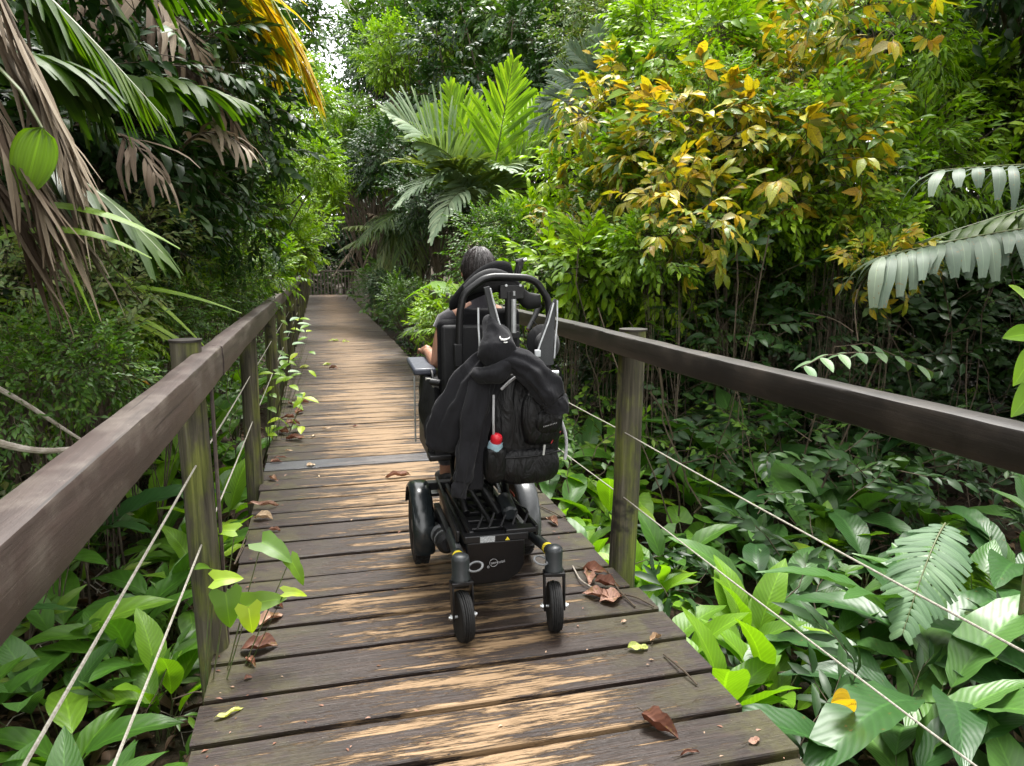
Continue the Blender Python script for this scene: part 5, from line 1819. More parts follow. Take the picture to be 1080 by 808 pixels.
# dark drooping palm by the turn
c2 = at(432, 232, 17.5)
F_ = []
for i, (px, py, a_) in enumerate([(378, 258, .4), (395, 300, .7), (385, 275, .5), (420, 318, .9), (442, 322, .9), (462, 312, .8), (470, 275, .5), (410, 285, .7), (452, 300, .8), (400, 240, .35)]):
    F_.append((c2, at(px, py, 16.5 + (i % 3) * 0.5), dict(N=30, Lm=0.75, wd=0.02, arch=a_ * 0.55, droop=1.5, ang0=1.0, ang1=0.5, mat=[P_DARK, P_OLIVE, P_DEAD][i % 3], jit=.08)))
palm('drooping_palm', 'drooping dark palm with ragged brown-green fronds hanging over the right side of the far walkway', grd(c2), F_, P_DARK, trunk_to=c2, tr=0.12)
c3 = at(424, 262, 25)
F_ = []
for i, (px, py, a_) in enumerate([(362, 240, .18), (358, 264, .22), (352, 290, .4), (390, 225, .2), (378, 300, .7), (366, 316, .8)]):
    F_.append((c3, at(px, py, 24 + i * .3), dict(N=26, Lm=0.7, wd=0.035, arch=a_, droop=1.2, ang0=1.0, ang1=0.6, mat=P_OLIVE if i < 2 else P_DEAD)))
palm('drooping_palm', 'pale arching palm fronds reaching across the far end of the walkway', grd(c3), F_, P_OLIVE, trunk_to=c3)
# stump palm tuft at the walkway's right edge (dark spiky tuft)
r3 = Vector((1.95, 12.4, gz(1.95, 12.4)))
c4 = Vector((1.85, 12.4, 0.15))
F_ = []
for i in range(16):
    a_ = i * 2.4
    F_.append((c4, c4 + Vector((0.62 * math.cos(a_), 0.62 * math.sin(a_), 0.35 - 0.06 * (i % 5))), dict(N=14, Lm=0.22, wd=0.014, arch=0.3, droop=0.8, minl=0.3)))
palm('palm_tuft', 'low dark spiky palm tuft spilling over the right edge of the walkway', r3, F_, P_DARK, trunk_to=c4)

# left palms
DR = dict(arch=0.08, droop=0.9)
pr = Vector((-2.7, 3.5, gz(-2.7, 3.5)))
pc = Vector((-2.5, 3.5, 3.3))
F_ = []
F_.append((at(-60, -90, 3.7), at(176, 128, 3.4), dict(N=26, Lm=0.50, wd=0.034, arch=0.06, droop=0.9, ang0=0.9, ang1=0.3, tip=0.25, roll=0.5, lift=-0.1)))
F_.append((at(0, -60, 3.9), at(120, 130, 3.9), dict(N=24, Lm=0.50, wd=0.032, arch=0.08, droop=1.0, ang0=0.9, ang1=0.35, roll=0.4, lift=-0.1)))
F_.append((at(70, 112, 4.3), at(268, 112, 4.3), dict(N=20, Lm=0.42, wd=0.034, arch=0.17, droop=1.5, ang0=1.25, ang1=0.5, tip=0.5)))
F_.append((at(20, -60, 4.2), at(225, 10, 4.4), dict(N=22, Lm=0.45, wd=0.03, arch=0.15, droop=1.1, ang0=1.1, ang1=0.5)))
F_.append((at(-40, 60, 3.2), at(110, 100, 3.4), dict(N=20, Lm=0.4, wd=0.03, arch=0.15, droop=1.2)))
F_.append((at(30, 165, 3.1), at(172, 268, 2.9), dict(N=14, Lm=0.42, wd=0.04, arch=0.10, droop=1.3, ang0=0.9, ang1=0.3, roll=0.3)))
F_.append((at(80, -50, 4.8), at(150, 60, 4.8), dict(N=18, Lm=0.5, wd=0.03, arch=0.1, droop=1.2)))
palm('hanging_palm', 'dark green palm whose broad fronds hang from the top left corner', pr, F_, P_DARK, trunk_to=pc, tr=0.1)
pr2 = Vector((-2.6, 6.0, gz(-2.6, 6.0)))
pc2 = Vector((-2.3, 6.0, 4.4))
F_ = []
F_.append((at(215, -60, 5.6), at(333, 98, 5.4), dict(N=28, Lm=0.85, wd=0.030, arch=0.16, droop=0.9, ang0=1.0, ang1=0.4, tip=0.2, roll=0.3)))
F_.append((at(200, -40, 6.0), at(300, 60, 6.2), dict(N=26, Lm=0.8, wd=0.03, arch=0.2, droop=0.9)))
F_.append((at(110, -50, 6.0), at(175, 30, 6.0), dict(N=20, Lm=0.5, wd=0.028, arch=0.2, droop=1.0)))
F_.append((at(180, -60, 5.8), at(262, 100, 5.8), dict(N=20, Lm=0.55, wd=0.03, arch=0.15, droop=1.5, mat=P_DARK)))
F_.append((at(130, -20, 5.6), at(225, 75, 5.4), dict(N=22, Lm=0.6, wd=0.03, arch=0.15, droop=1.8, mat=P_DEAD, ragged=0.35, jit=.14, tip=.12)))
F_.append((at(80, -30, 5.6), at(130, 60, 5.4), dict(N=22, Lm=0.6, wd=0.028, arch=0.1, droop=1.8, mat=P_DEAD, ragged=0.35, jit=.14, tip=.12)))
F_.append((at(160, 60, 5.8), at(262, 150, 5.6), dict(N=22, Lm=0.55, wd=0.022, arch=0.2, droop=1.9, mat=P_DEAD, ragged=0.35, jit=.14, tip=.12)))
palm('yellowing_palm', 'palm with a yellow and orange frond arching beside the sky gap and brown withered fronds', pr2, F_, P_YELLOW, trunk_to=pc2, tr=0.1)
# withered frond mass
pr3 = Vector((-1.9, 2.5, gz(-1.9, 2.5)))
F_ = []
for i, (a1, a2, b1, b2, Y) in enumerate([(-60, -60, 60, 140, 2.7), (-50, -40, 105, 235, 2.75), (-30, -60, 85, 200, 2.6), (-60, 20, 60, 250, 2.5), (-70, 60, 95, 262, 2.8), (-60, 120, 40, 262, 2.6)]):
    F_.append((at(a1, a2, Y), at(b1, b2, Y), dict(N=22, Lm=0.42, wd=0.021, arch=0.08, droop=0.8, ang0=0.32, ang1=0.10, tip=0.15, ragged=0.3, jit=.08, lift=0.0, mat=P_DEADPALE if i % 2 == 0 else P_DEAD, rr=0.010)))
F_.append((at(190, 158, 4.6), at(262, 158, 4.4), dict(N=12, Lm=0.32, wd=0.015, arch=0.25, droop=1.8, ang0=0.7, ang1=0.4, mat=P_DEADPALE, ragged=0.4, jit=.15)))
F_.append((at(120, 145, 4.0), at(165, 185, 3.8), dict(N=9, Lm=0.32, wd=0.013, arch=0.2, droop=1.8, ang0=0.7, ang1=0.4, mat=P_DEAD, ragged=0.4, jit=.15)))
palm('withered_palm', 'withered palm with pale brown collapsed fronds sweeping down at the left edge', pr3, F_, P_DEADPALE, trunk_to=Vector((-1.75, 2.5, 2.6)), tr=0.06)
# fine straps arching
pr4 = Vector((-1.55, 2.7, gz(-1.55, 2.7)))
t4 = thing('strap_leaved_plant', 'plant with long thin arching strap leaves below the dead fronds on the left', 'plant', pr4)
for i, (a, b) in enumerate([((-30, 225), (190, 262)), ((-30, 262), (160, 272)), ((20, 205), (100, 340)), ((60, 300), (255, 330)), ((80, 310), (240, 395)), ((90, 270), (225, 375)), ((100, 330), (215, 385))]):
    Y = 2.6 if i < 3 else 4.3
    p0, p1 = np.array(at(*a, Y)) - np.array(pr4), np.array(at(*b, Y)) - np.array(pr4)
    Vv, Uu = [], []
    for k in range(13):
        s = k / 12
        c = p0 + (p1 - p0) * s + np.array([0, 0, 0.30 * s * (1 - s) * (1 if i < 2 else .8)])
        wv = 0.010 * math.sin(PI * min(1, s * .9 + .1)) + 0.001
        for u in (-1, 0, 1): Vv.append(c + np.array([0.2 * u * wv, u * wv, 0.9 * u * wv - abs(u) * 0.003])); Uu.append((.5 + u / 2, s))
    Ff = [(r_ * 3 + j, r_ * 3 + j + 1, r_ * 3 + j + 4, r_ * 3 + j + 3) for r_ in range(12) for j in range(2)]
    link('leaf', to_mesh('leaf', T(Vv, Ff, Uu, np.full(len(Vv), .2 + .1 * i)), [P_GREEN]), t4)

# pleated young palm leaf
pr5 = Vector((-1.02, 2.5, gz(-1.02, 2.5)))
pr5 = Vector((at(36, 200, 2.45).x, 2.45, gz(-1, 2.45)))
t5 = thing('young_palm', 'young palm with one rounded pleated green leaf hanging beside the pale dead fronds', 'palm', pr5)
lf = leaf(0.20, 0.115, 12, 11, 0.12, 0.0, a=0.75, b=0.55, tip=0.35)
for k_ in range(len(lf.v)): lf.v[k_, 2] += 0.006 * math.cos(k_ % 11 * PI)
top = np.array(at(44, 135, 2.45)) - np.array(pr5)
bot = np.array(at(26, 200, 2.45)) - np.array(pr5)
dd = bot - top
lt = scatter(lf, top[None], frames(dd[None], np.array([[0.25, -1.0, 0.1]])), [1.0], np.array([0.15]))
link('leaf', to_mesh('leaf', join([lt, rod([tuple(top + np.array([-.5, .3, .45])), tuple(top + np.array([-.25, .15, .32])), tuple(top + np.array([-.05, .02, .1])), tuple(top)], 0.008, 0.005)]), [P_GREEN, STEM]), t5)

# grey pleated palm at right edge
rc = at(1270, 190, 4.6)
rr_ = grd(rc)
F_ = [(rc, at(985, 180, 4.7), dict(N=15, Lm=0.55, wd=0.04, arch=0.04, droop=2.2, ang0=1.2, ang1=0.7, tip=0.4, rr=0.014, ragged=.25, jit=.08, minl=.7)),
      (rc + Vector((0, 0, -.38)), at(925, 272, 4.7), dict(N=32, Lm=0.66, wd=0.048, arch=0.05, droop=2.4, ang0=1.2, ang1=0.8, tip=0.5, rr=0.016, ragged=0.10, jit=.06, minl=.7, prof=.4)),
            (rc, at(950, 262, 5.4), dict(N=24, Lm=0.75, wd=0.05, arch=0.05, droop=1.8, tip=.4, jit=.1, ragged=.25, mat=P_DARK)),
      (rc, rc + Vector((0.6, -1.3, 0.2)), dict(N=18, Lm=0.5, wd=0.05, arch=0.3, droop=1.5)),
      (rc, rc + Vector((1.4, 0.3, 0.5)), dict(N=18, Lm=0.5, wd=0.05, arch=0.3, droop=1.5)),
      (rc, rc + Vector((0.4, 1.3, 0.7)), dict(N=18, Lm=0.5, wd=0.05, arch=0.3, droop=1.5))]
palm('pleated_palm', 'palm with broad grey-green pleated fronds drooping in from the right edge', rr_, F_, P_GREY, trunk_to=rc, tr=0.08)
# top fragments
tr1 = Vector((6.6, 9.5, gz(6.6, 9.5)))
tc1 = at(1010, 10, 9.5)
F_ = [(tc1, at(px, py, 9.2), dict(N=22, Lm=0.7, wd=0.03, arch=0.2, droop=1.0)) for px, py in [(945, 30), (1070, 45), (1000, -60), (1040, 70), (960, -20)]]
palm('feather_palm', 'pale green feather palm at the top right corner of the view', grd(tc1), F_, P_OLIVE, trunk_to=tc1)
tc2 = at(735, 62, 10.2)
F_ = [(tc2, at(px, py, 10.0), dict(N=20, Lm=0.5, wd=0.03, arch=0.25, droop=0.9)) for px, py in [(800, 48), (785, 20), (695, 60), (700, 25), (760, 5)]]
palm('feather_palm', 'small arching palm between the lime shrub and the amber crest', grd(tc2), F_, P_SILVER, trunk_to=tc2)
tc3 = Vector((-3.4, 8.5, 5.6))
F_ = [(tc3, at(375, 12, 6.5), dict(N=18, Lm=0.45, wd=0.03, arch=0.25, droop=1.8, mat=P_OLIVE)), (tc3, at(330, -30, 7), dict(N=18, Lm=0.5, wd=0.03, arch=0.2, droop=1.5)),
      (tc3, tc3 + Vector((-1, 1.5, .5)), dict(N=18, Lm=0.5, wd=0.03, arch=0.3)), (tc3, tc3 + Vector((-1, -1.5, .5)), dict(N=18, Lm=0.5, wd=0.03, arch=0.3))]
palm('feather_palm', 'palm frond tips dangling into the view at the top beside the sky gap', grd(tc3), F_, P_DARK, trunk_to=tc3)
tc4 = Vector((4.9, 8.6, 6.2))
F_ = [(tc4, at(535, -8, 7.0), dict(N=18, Lm=0.5, wd=0.032, arch=0.2, droop=1.6)), (tc4, tc4 + Vector((1.4, 1, .4)), dict(N=18, Lm=0.5, wd=0.03, arch=0.3)),
      (tc4, tc4 + Vector((0.6, -1.4, .4)), dict(N=18, Lm=0.5, wd=0.03, arch=0.3))]
palm('feather_palm', 'dark palm frond poking down at the top centre edge', grd(tc4), F_, P_DARK, trunk_to=tc4, tr=0.05)

# ------------------------------------------------------------------ near leafy plants: each leaf a part
def leaf_variant(L, W, P_, e, n=10, cols=5, droop=0.35, wave=0.012, heart=0.0, a=0.85, b=0.8, fold=0.35, curl=0.0, rnd=0.5, rs=0.0035, wf=3.0):
    """petiole + blade; e = blade elevation"""
    bl = leaf(L, W, n, cols, droop, fold, a, b, wave, wf, heart, curl)
    base = np.array([0, 0.28 * P_, 0.93 * P_])
    d = np.array([[0, math.cos(e), math.sin(e)]])
    up = np.array([[0, -math.sin(e), math.cos(e)]])
    q = scatter(bl, base[None], frames(d, up), [1.0], np.array([rnd]))
    return join([q, rod([(0, 0, 0), (0, 0.06 * P_, 0.35 * P_), (0, 0.16 * P_, 0.70 * P_), tuple(base)], rs, rs * 0.7, 1, 5)])


rng = np.random.default_rng(5)
def mk_leafpool(mat, Ls, Ws, Ps, es, **kw):
    out = []
    for i, e in enumerate(es):
        f = 0.85 + 0.3 * rng.random()
        out.append(to_mesh('leaf', leaf_variant(Ls * f, Ws * f, Ps * (0.8 + 0.4 * rng.random()), math.radians(e), rnd=rng.random(), **kw), [mat, STEM]))
    return out


LP = {
    'lime': mk_leafpool(L_LIME, 0.34, 0.125, 0.26, [72, 60, 48, 35, 22, 66, 40], droop=0.35),
    'green': mk_leafpool(L_ARROW, 0.28, 0.11, 0.22, [65, 50, 38, 25, 10, 55, 30], droop=0.4),
    'big': mk_leafpool(L_BIG, 0.60, 0.19, 0.36, [60, 45, 32, 20, 8, 50, 28], droop=0.5, n=14, cols=7, wave=0.012, wf=5),
    'darkleaf': mk_leafpool(L_BIG, 0.34, 0.115, 0.26, [70, 55, 42, 28, 12, 60, 35], droop=0.4),
    'arrow': mk_leafpool(L_ARROW, 0.15, 0.09, 0.22, [35, 20, 5, -10, -30, 12], droop=0.35, heart=0.22, a=0.62, b=0.75, n=9),
    'small': mk_leafpool(L_ARROW, 0.17, 0.075, 0.14, [50, 35, 20, 5, 42], droop=0.4, n=6, cols=3),
}


def plant(key, x, y, n, s, label, name='broadleaf_plant', cat='plant', z=None, group=None, lean=(0, 0), sector=None, seed=None):
    rr = random.Random(seed if seed is not None else int(x * 971 + y * 613))
    zb = gz(x, y) if z is None else z
    t = thing(name, label, cat, (x, y, zb), group=group)
    for i in range(n):
        me = rr.choice(LP[key])
        az = (i * 2.39996 + rr.uniform(-.3, .3)) if sector is None else math.radians(rr.uniform(*sector))
        link('leaf', me, t, (rr.uniform(-.04, .04), rr.uniform(-.04, .04), -0.02), (lean[0] + rr.uniform(-.18, .18), lean[1] + rr.uniform(-.18, .18), az),
             s * rr.uniform(0.75, 1.2))
    return t


for (key, x, y, n, s, lab) in [
    # right edge, lime and green plants along the deck
    ('lime', 1.58, 2.58, 7, 1.10, 'tall lime-green broadleaf plant standing against the right deck edge near the front'),
    ('lime', 1.56, 3.02, 8, 1.0, 'lime-green plant just in front of the right rail post'),
    ('lime', 1.95, 2.70, 7, 1.05, 'lime-green plant one step out from the deck, behind the lower cable'),
    ('lime', 1.72, 3.72, 6, 0.95, 'pale green plant just behind the right rail post'),
    ('lime', 1.60, 3.62, 7, 0.9, 'lime leaves spilling over the deck edge behind the right rail post foot'),
    ('lime', 1.85, 3.95, 7, 1.0, 'lime clump in the second row beyond the right rail post'),
    ('lime', 1.60, 4.85, 7, 1.0, 'lime leaves spilling over the deck edge level with the drive wheel'),
    ('lime', 2.15, 3.25, 8, 0.95, 'bushy yellow-green plant to the right of the rail post foot'),
    ('green', 1.62, 4.40, 7, 1.1, 'green plant by the deck edge beyond the right rail post'),
    ('green', 1.66, 5.15, 8, 1.2, 'green plant with long leaves over the deck edge beside the drive wheel'),
    ('green', 2.2, 4.3, 8, 1.2, 'green plant in the gap between post and dark hollow'),
    ('arrow', 2.55, 4.6, 9, 1.5, 'heart-leaved climber leaves above the upper cable right of the post'),
    ('arrow', 2.35, 5.3, 9, 1.5, 'heart-leaved plant behind the upper cable near the post'),
    ('darkleaf', 1.9, 6.1, 8, 1.3, 'dim green plant behind the hanging rucksack'),
    ('darkleaf', 2.4, 6.6, 8, 1.3, 'dim green plant in the shade behind the right post'),
    ('green', 2.9, 5.2, 8, 1.5, 'mid green plant in the hollow between the cables and the rail'),
    ('big', 3.4, 5.6, 7, 1.3, 'broad-leaved plant in the hollow below the middle of the right rail'),
    ('green', 4.1, 5.9, 8, 1.5, 'green plant in the hollow below the pale leaf spray'),
    ('green', 2.6, 5.9, 8, 1.6, 'green plant just behind the right rail post in the hollow'),
    ('big', 4.8, 5.4, 7, 1.3, 'broad-leaved plant in the hollow below the right end of the leaf spray'),
    ('lime', 2.15, 5.2, 7, 1.2, 'lime plant between deck edge and hollow beyond the right rail post'),
    # lower right, big glossy leaves
    ('big', 1.95, 1.95, 5, 0.95, 'big glossy-leaved plant in the bottom right beside the deck corner'),
    ('big', 2.35, 2.25, 6, 1.05, 'big bluish-leaved plant under the lower cable'),
    ('big', 2.75, 1.85, 6, 1.0, 'big dark-leaved plant in the bottom right corner'),
    ('big', 2.75, 2.65, 6, 1.05, 'big bluish-leaved plant between the two cables'),
    ('darkleaf', 2.35, 2.85, 8, 1.1, 'ribbed mid-sized plant beside the yellow-green plant'),
    ('darkleaf', 3.1, 2.3, 8, 1.1, 'dark narrow-leaved plant near the right edge under the upper cable'),
    ('darkleaf', 3.3, 3.0, 8, 1.2, 'dark narrow-leaved plant just beyond the torn banana-like leaf'),
    ('big', 3.3, 3.75, 6, 1.0, 'tall dark plant with upright oval leaves in the shade'),
    ('big', 3.95, 3.3, 7, 1.05, 'tall dark plant at the right edge below the rail'),
    ('darkleaf', 2.65, 3.5, 8, 1.1, 'low dark plant in front of the black hollow'),
    ('darkleaf', 2.95, 4.5, 8, 1.1, 'low dark plant at the rim of the black hollow'),
    ('darkleaf', 3.7, 4.6, 8, 1.3, 'oval-leaved dark plant at the back of the hollow'),
    ('green', 4.2, 4.2, 8, 1.2, 'green plant at the right edge under the handrail'),
    ('darkleaf', 4.6, 3.6, 8, 1.3, 'dark plant at the far right below the handrail'),
    ('darkleaf', 2.15, 1.55, 7, 1.0, 'dark plant at the very bottom right of the deck'),
    ('green', 4.4, 5.2, 8, 1.3, 'dim green plant under the grey pleated palm'),
    # left side
    ('lime', -0.70, 3.10, 7, 0.85, 'lime leaves right behind the foot of the near left post'),
    ('lime', -0.85, 1.62, 6, 0.70, 'lime seedling leaves at the lowest left corner by the cables'),
    ('lime', -1.55, 2.30, 7, 0.95, 'lime leaved plant under the broad near rail at the left edge'),
    ('lime', -0.72, 4.25, 7, 0.95, 'lime plant filling the gap between the first two left posts'),
    ('lime', -0.72, 5.35, 7, 0.95, 'lime plant against the foot of the second left post'),
    ('big', -1.60, 1.75, 6, 0.75, 'big pale ribbed leaves at the bottom left edge'),
    ('green', -0.82, 3.35, 7, 1.05, 'upright green plant right behind the near left post'),
    ('green', -0.78, 3.9, 7, 1.1, 'green plant between the first two left posts'),
    ('green', -0.95, 2.75, 7, 0.95, 'pale ribbed plant under the left rail, left of the near post'),
    ('green', -0.72, 2.30, 6, 0.95, 'ribbed plant low between the two left cables'),
    ('darkleaf', -0.66, 1.95, 6, 0.8, 'dark plant under the boardwalk edge by the lower left cable'),
    ('lime', -1.02, 1.85, 5, 0.80, 'bright big-leaved seedling in the bottom left corner'),
    ('green', -1.25, 2.05, 7, 1.0, 'plant with long leaves at the left edge of the frame under the rail'),
    ('darkleaf', -1.12, 2.40, 7, 0.9, 'dark green plant under the middle of the left rail'),
    ('green', -1.35, 2.85, 7, 0.95, 'green plant under the rail with brown litter around it'),
    ('green', -1.15, 3.5, 7, 1.1, 'green plant hidden behind the left handrail'),
    ('arrow', -0.9, 2.55, 8, 1.0, 'heart-leaved seedling left of the near left post'),
    ('small', -0.8, 2.1, 7, 1.1, 'small-leaved seedling in the litter below the left cables'),
    ('small', -1.3, 2.4, 8, 1.1, 'small-leaved seedling under the broad near rail'),
    ('green', -0.80, 4.7, 8, 1.1, 'leafy plant before the second left post'),
    ('green', -0.85, 5.7, 8, 1.2, 'leafy plant just past the second left post'),
    ('green', -0.80, 6.7, 8, 1.1, 'leafy plant before the third left post'),
    ('green', -1.6, 4.0, 8, 1.3, 'leafy plant above the left rail near the fallen grey branch'),
    ('big', -1.75, 3.2, 6, 0.9, 'big ribbed pale leaf plant at the left edge above the rail'),
    ('big', -1.9, 4.6, 6, 0.8, 'plant with long pale blotched leaves lying behind the left rail'),
    ('lime', -1.05, 6.4, 8, 1.5, 'tall lime plant over the left rail before its third post'),
    ('green', -0.95, 8.4, 8, 1.6, 'tall green plant over the left rail beyond its third post'),
    ('lime', -1.0, 10.2, 8, 1.6, 'tall lime plant far along the left rail'),
    ('big', -2.3, 4.0, 7, 1.2, 'broad arching leaves on the bank at the left edge above the dead branch'),
    ('green', -1.5, 7.3, 8, 1.8, 'tall green plant on the bank over the third left post'),
    ('lime', -2.0, 6.1, 8, 1.6, 'tall lime plant at the mouth of the left hollow'),
    ('green', -1.9, 5.2, 8, 1.7, 'tall green plant on the bank behind the square post cap'),
    ('big', -1.5, 4.6, 6, 1.0, 'large arching leaves just above the left rail near the post cap'),
    ('lime', -1.25, 5.6, 7, 1.15, 'plant with one bright upright leaf beside the square post cap'),
    ('darkleaf', -1.4, 6.6, 8, 1.5, 'plant with dark puckered leaves above the left rail'),
    ('green', -1.15, 7.6, 8, 1.5, 'pointed-leaf plant reaching over the left rail'),
    ('darkleaf', -2.3, 5.4, 8, 1.5, 'dark plant at the mouth of the left hollow')]:
    plant(key, x, y, n + 3, s * 1.08, lab)

G1 = 'broad-leaved seedlings crowding the ground beside the walkway'
rr9 = random.Random(99)
ORD = 'nearest second third fourth fifth sixth seventh eighth ninth tenth eleventh twelfth thirteenth fourteenth fifteenth sixteenth seventeenth'.split()
sd_list = []
for i in range(34):
    left_ = i % 2 == 0
    x = rr9.uniform(-2.2, -0.62) if left_ else rr9.uniform(1.55, 3.6)
    y = rr9.uniform(1.3, 5.5)
    key = rr9.choice(['green', 'green', 'lime', 'darkleaf']) if left_ else rr9.choice(['darkleaf', 'big', 'green', 'lime'] if x > 2.1 else ['lime', 'green'])
    sd_list.append((left_, y, x, key, rr9.uniform(.75, 1.1)))
KW = {'green': 'mid green', 'lime': 'lime green', 'darkleaf': 'dark green', 'big': 'large-leaved'}
for side_ in (True, False):
    for k, (l_, y, x, key, s) in enumerate(sorted(q_ for q_ in sd_list if q_[0] == side_)):
        o_ = ORD[k] + ('' if k == 0 else ' nearest')
        plant(key, x, y, 7, s, f"{KW[key]} seedling, {o_} the camera in the crowd {'under the left' if side_ else 'beyond the right'} rail", group=G1, name='seedling')

# tall plant at right edge with glossy oval leaves
tp = thing('tall_stemmed_plant', 'bright green oval leaves on a stem leaning in at the right edge above the handrail', 'plant', (2.75, 2.25, gz(2.75, 2.25)))
m = MB()
sp_ = [Vector((0, 0, -0.1)), Vector((0.05, 0.03, 0.8)), Vector((0.02, 0, 1.5)), Vector((-0.06, -0.02, 2.1))]
m.tube(sp_, [0.012, 0.011, 0.009, 0.006], 8)
m.build('stem', STEM, tp)
for i, (px, py, dx, dy, s) in enumerate([(1098, 352, -1, 0.05, .20), (1095, 362, -0.55, -.75, .2), (1100, 395, -.7, -.7, .22), (1092, 330, -0.6, .5, .2), (1110, 420, -.6, -.8, .2), (1105, 345, .4, .1, .2)]):
    p = at(px, py, 2.25) - Vector((2.75, 2.25, gz(2.75, 2.25)))
    bl = leaf(s, s * 0.45, 8, 5, 0.15, 0.2, 0.8, 0.8)
    q = scatter(bl, np.array(p)[None], frames(np.array([[dx, -0.15, dy]]), np.array([[0.1, -0.75, 0.8]])), [1], np.array([.3 + .1 * i]))
    st_ = min(sp_, key=lambda v: abs(v.z - p.z))
    link('leaf', to_mesh('leaf', join([q, rod([tuple(Vector((0.0, 0, p.z - 0.08))), tuple((Vector((0, 0, p.z - .02)) + p) / 2), tuple(p)], 0.004, 0.003)]), [L_BRIGHT, STEM]), tp)

# pale leaf spray behind the right rail
def spray(name, label, pts, leaves, mat, L, W, root):
    root = Vector(root)
    t = thing(name, label, 'plant', root)
    m = MB()
    P2 = [Vector((0, 0, -0.1))] + [Vector(p) - root for p in pts]
    m.tube(P2, [0.010] + [0.006 - 0.004 * i / len(pts) for i in range(len(pts))], 6)
    m.build('stem', TWIG, t)
    rr = random.Random(len(label))
    parts = []
    for i in range(leaves):
        s = (i + 0.5) / leaves
        k = s * (len(pts) - 1)
        a_, b_ = P2[1 + int(k)], P2[2 + int(k)] if 2 + int(k) < len(P2) else P2[-1]
        p = a_.lerp(b_, k - int(k))
        dr = (b_ - a_).normalized() if (b_ - a_).length > 1e-5 else Vector((1, 0, 0))
        sd_ = dr.cross(Vector((0, 0, 1))).normalized() * (1 if i % 2 else -1)
        d = dr * 0.5 + sd_ * 0.9 + Vector((0, 0, -0.25 + rr.uniform(-.1, .1)))
        bl = leaf(L * rr.uniform(.8, 1.15), W, 6, 5, 0.2, 0.2, 0.8, 0.8)
        q = scatter(bl, np.array(p)[None], frames(np.array([d]), np.array([[0, -0.2, 1.0]])), [1], np.array([rr.random()]))
        link('leaf', to_mesh('leaf', q, [mat]), t)
    return t


L_PALE = leaf_mat('leaf_pale_sage', [(0, (0.10, 0.19, 0.09)), (0.6, (0.18, 0.29, 0.15)), (1, (0.28, 0.38, 0.22))], 0.3, 0.45, vein=7, veink=4, vamp=0.3)
spray('leaf_spray', 'spray of pale sage leaves hanging just above the right handrail', [at(930, 372, 4.6), at(900, 372, 4.5), at(870, 375, 4.4), at(845, 388, 4.3)], 9, L_PALE, 0.17, 0.075, grd((3.6, 4.9)))
spray('leaf_spray', 'second pale spray reaching right towards the dark hollow over the handrail', [at(880, 366, 4.8), at(915, 362, 4.7), at(950, 378, 4.6), at(985, 392, 4.5)], 9, L_PALE, 0.15, 0.06, grd((3.7, 5.2)))
spray('leaf_spray', 'pale heart-leaved spray poking up at the left rail beyond the third post', [at(302, 400, 7.3), at(306, 370, 7.2), at(312, 345, 7.1), at(318, 332, 7.0)], 6, L_PALE, 0.13, 0.07, (-0.62, 7.3, gz(-0.62, 7.3)))
spray('leaf_spray', 'large lime leaf reaching across the walkway side left of the person', [at(478, 300, 9.0), at(468, 297, 8.9), at(455, 296, 8.8)], 3, L_LIME, 0.55, 0.2, grd((1.9, 9.0)))

# torn banana-like leaf and fern
P_RIB = leaf_mat('leaf_ribbed_blue_green', [(0, (0.05, 0.11, 0.05)), (0.6, (0.09, 0.17, 0.08)), (1, (0.14, 0.23, 0.11))], 0.2, 0.5, 0.4, vein=1, veink=12, vamp=0.3)
bp_ = grd((2.95, 2.95))
palm('torn_leaf_plant', 'broad leaf split into ribs like a torn banana leaf beside the fern', bp_,
     [(at(997, 552, 2.75), at(952, 668, 2.45), dict(N=22, Lm=0.20, wd=0.0155, arch=0.10, droop=0.5, ang0=1.35, ang1=0.8, lift=0.05, tip=0.6, prof=0.75, minl=0.35, rr=0.006, ragged=0.05, start=0.02, mat=P_RIB)),
      (Vector((2.95, 2.95, -0.7)), at(997, 552, 2.75), dict(N=2, Lm=0.05, wd=0.003, arch=0.1, start=0.9))], P_SILVER, cat='plant')
fr_ = grd((3.3, 2.9))
ff = [(Vector((3.25, 2.9, -0.45)), at(px, py, Y), dict(N=30, Lm=l_, wd=0.011, arch=0.25, droop=0.7, ang0=1.4, ang1=1.0, tip=0.4, prof=0.7, rr=0.005, start=0.15, lift=0.05))
      for px, py, Y, l_ in [(1060, 660, 2.5, .15), (1020, 590, 2.9, .15), (1075, 600, 3.0, .14), (1045, 700, 2.4, .14), (1100, 640, 2.7, .15)]]
palm('fern', 'fern with narrow toothed fronds beside the torn banana-like leaf', fr_, ff, P_DARK, cat='fern')

# arrow-leaved seedling on the left edge of the deck
def stem_plant(label, root, leaves, mat, name='arrow_leaved_plant'):
    root = Vector(root)
    t = thing(name, label, 'plant', root)
    for i, (p, d, L, W, up) in enumerate(leaves):
        p = np.array(Vector(p) - root)
        bl = leaf(L, W, 10, 7, 0.28, 0.22, 0.62, 0.75, heart=0.2, wave=0.008)
        q = scatter(bl, p[None], frames(np.array([d], float), np.array([up], float)), [1], np.array([(i * 0.37) % 1]))
        md = p * 0.55 + np.array([0, 0, 0.03])
        link('leaf', to_mesh('leaf', join([q, rod([(0, 0, 0), tuple(md), tuple(p)], 0.003, 0.002, 1, 5)]), [mat, STEM]), t)
    return t


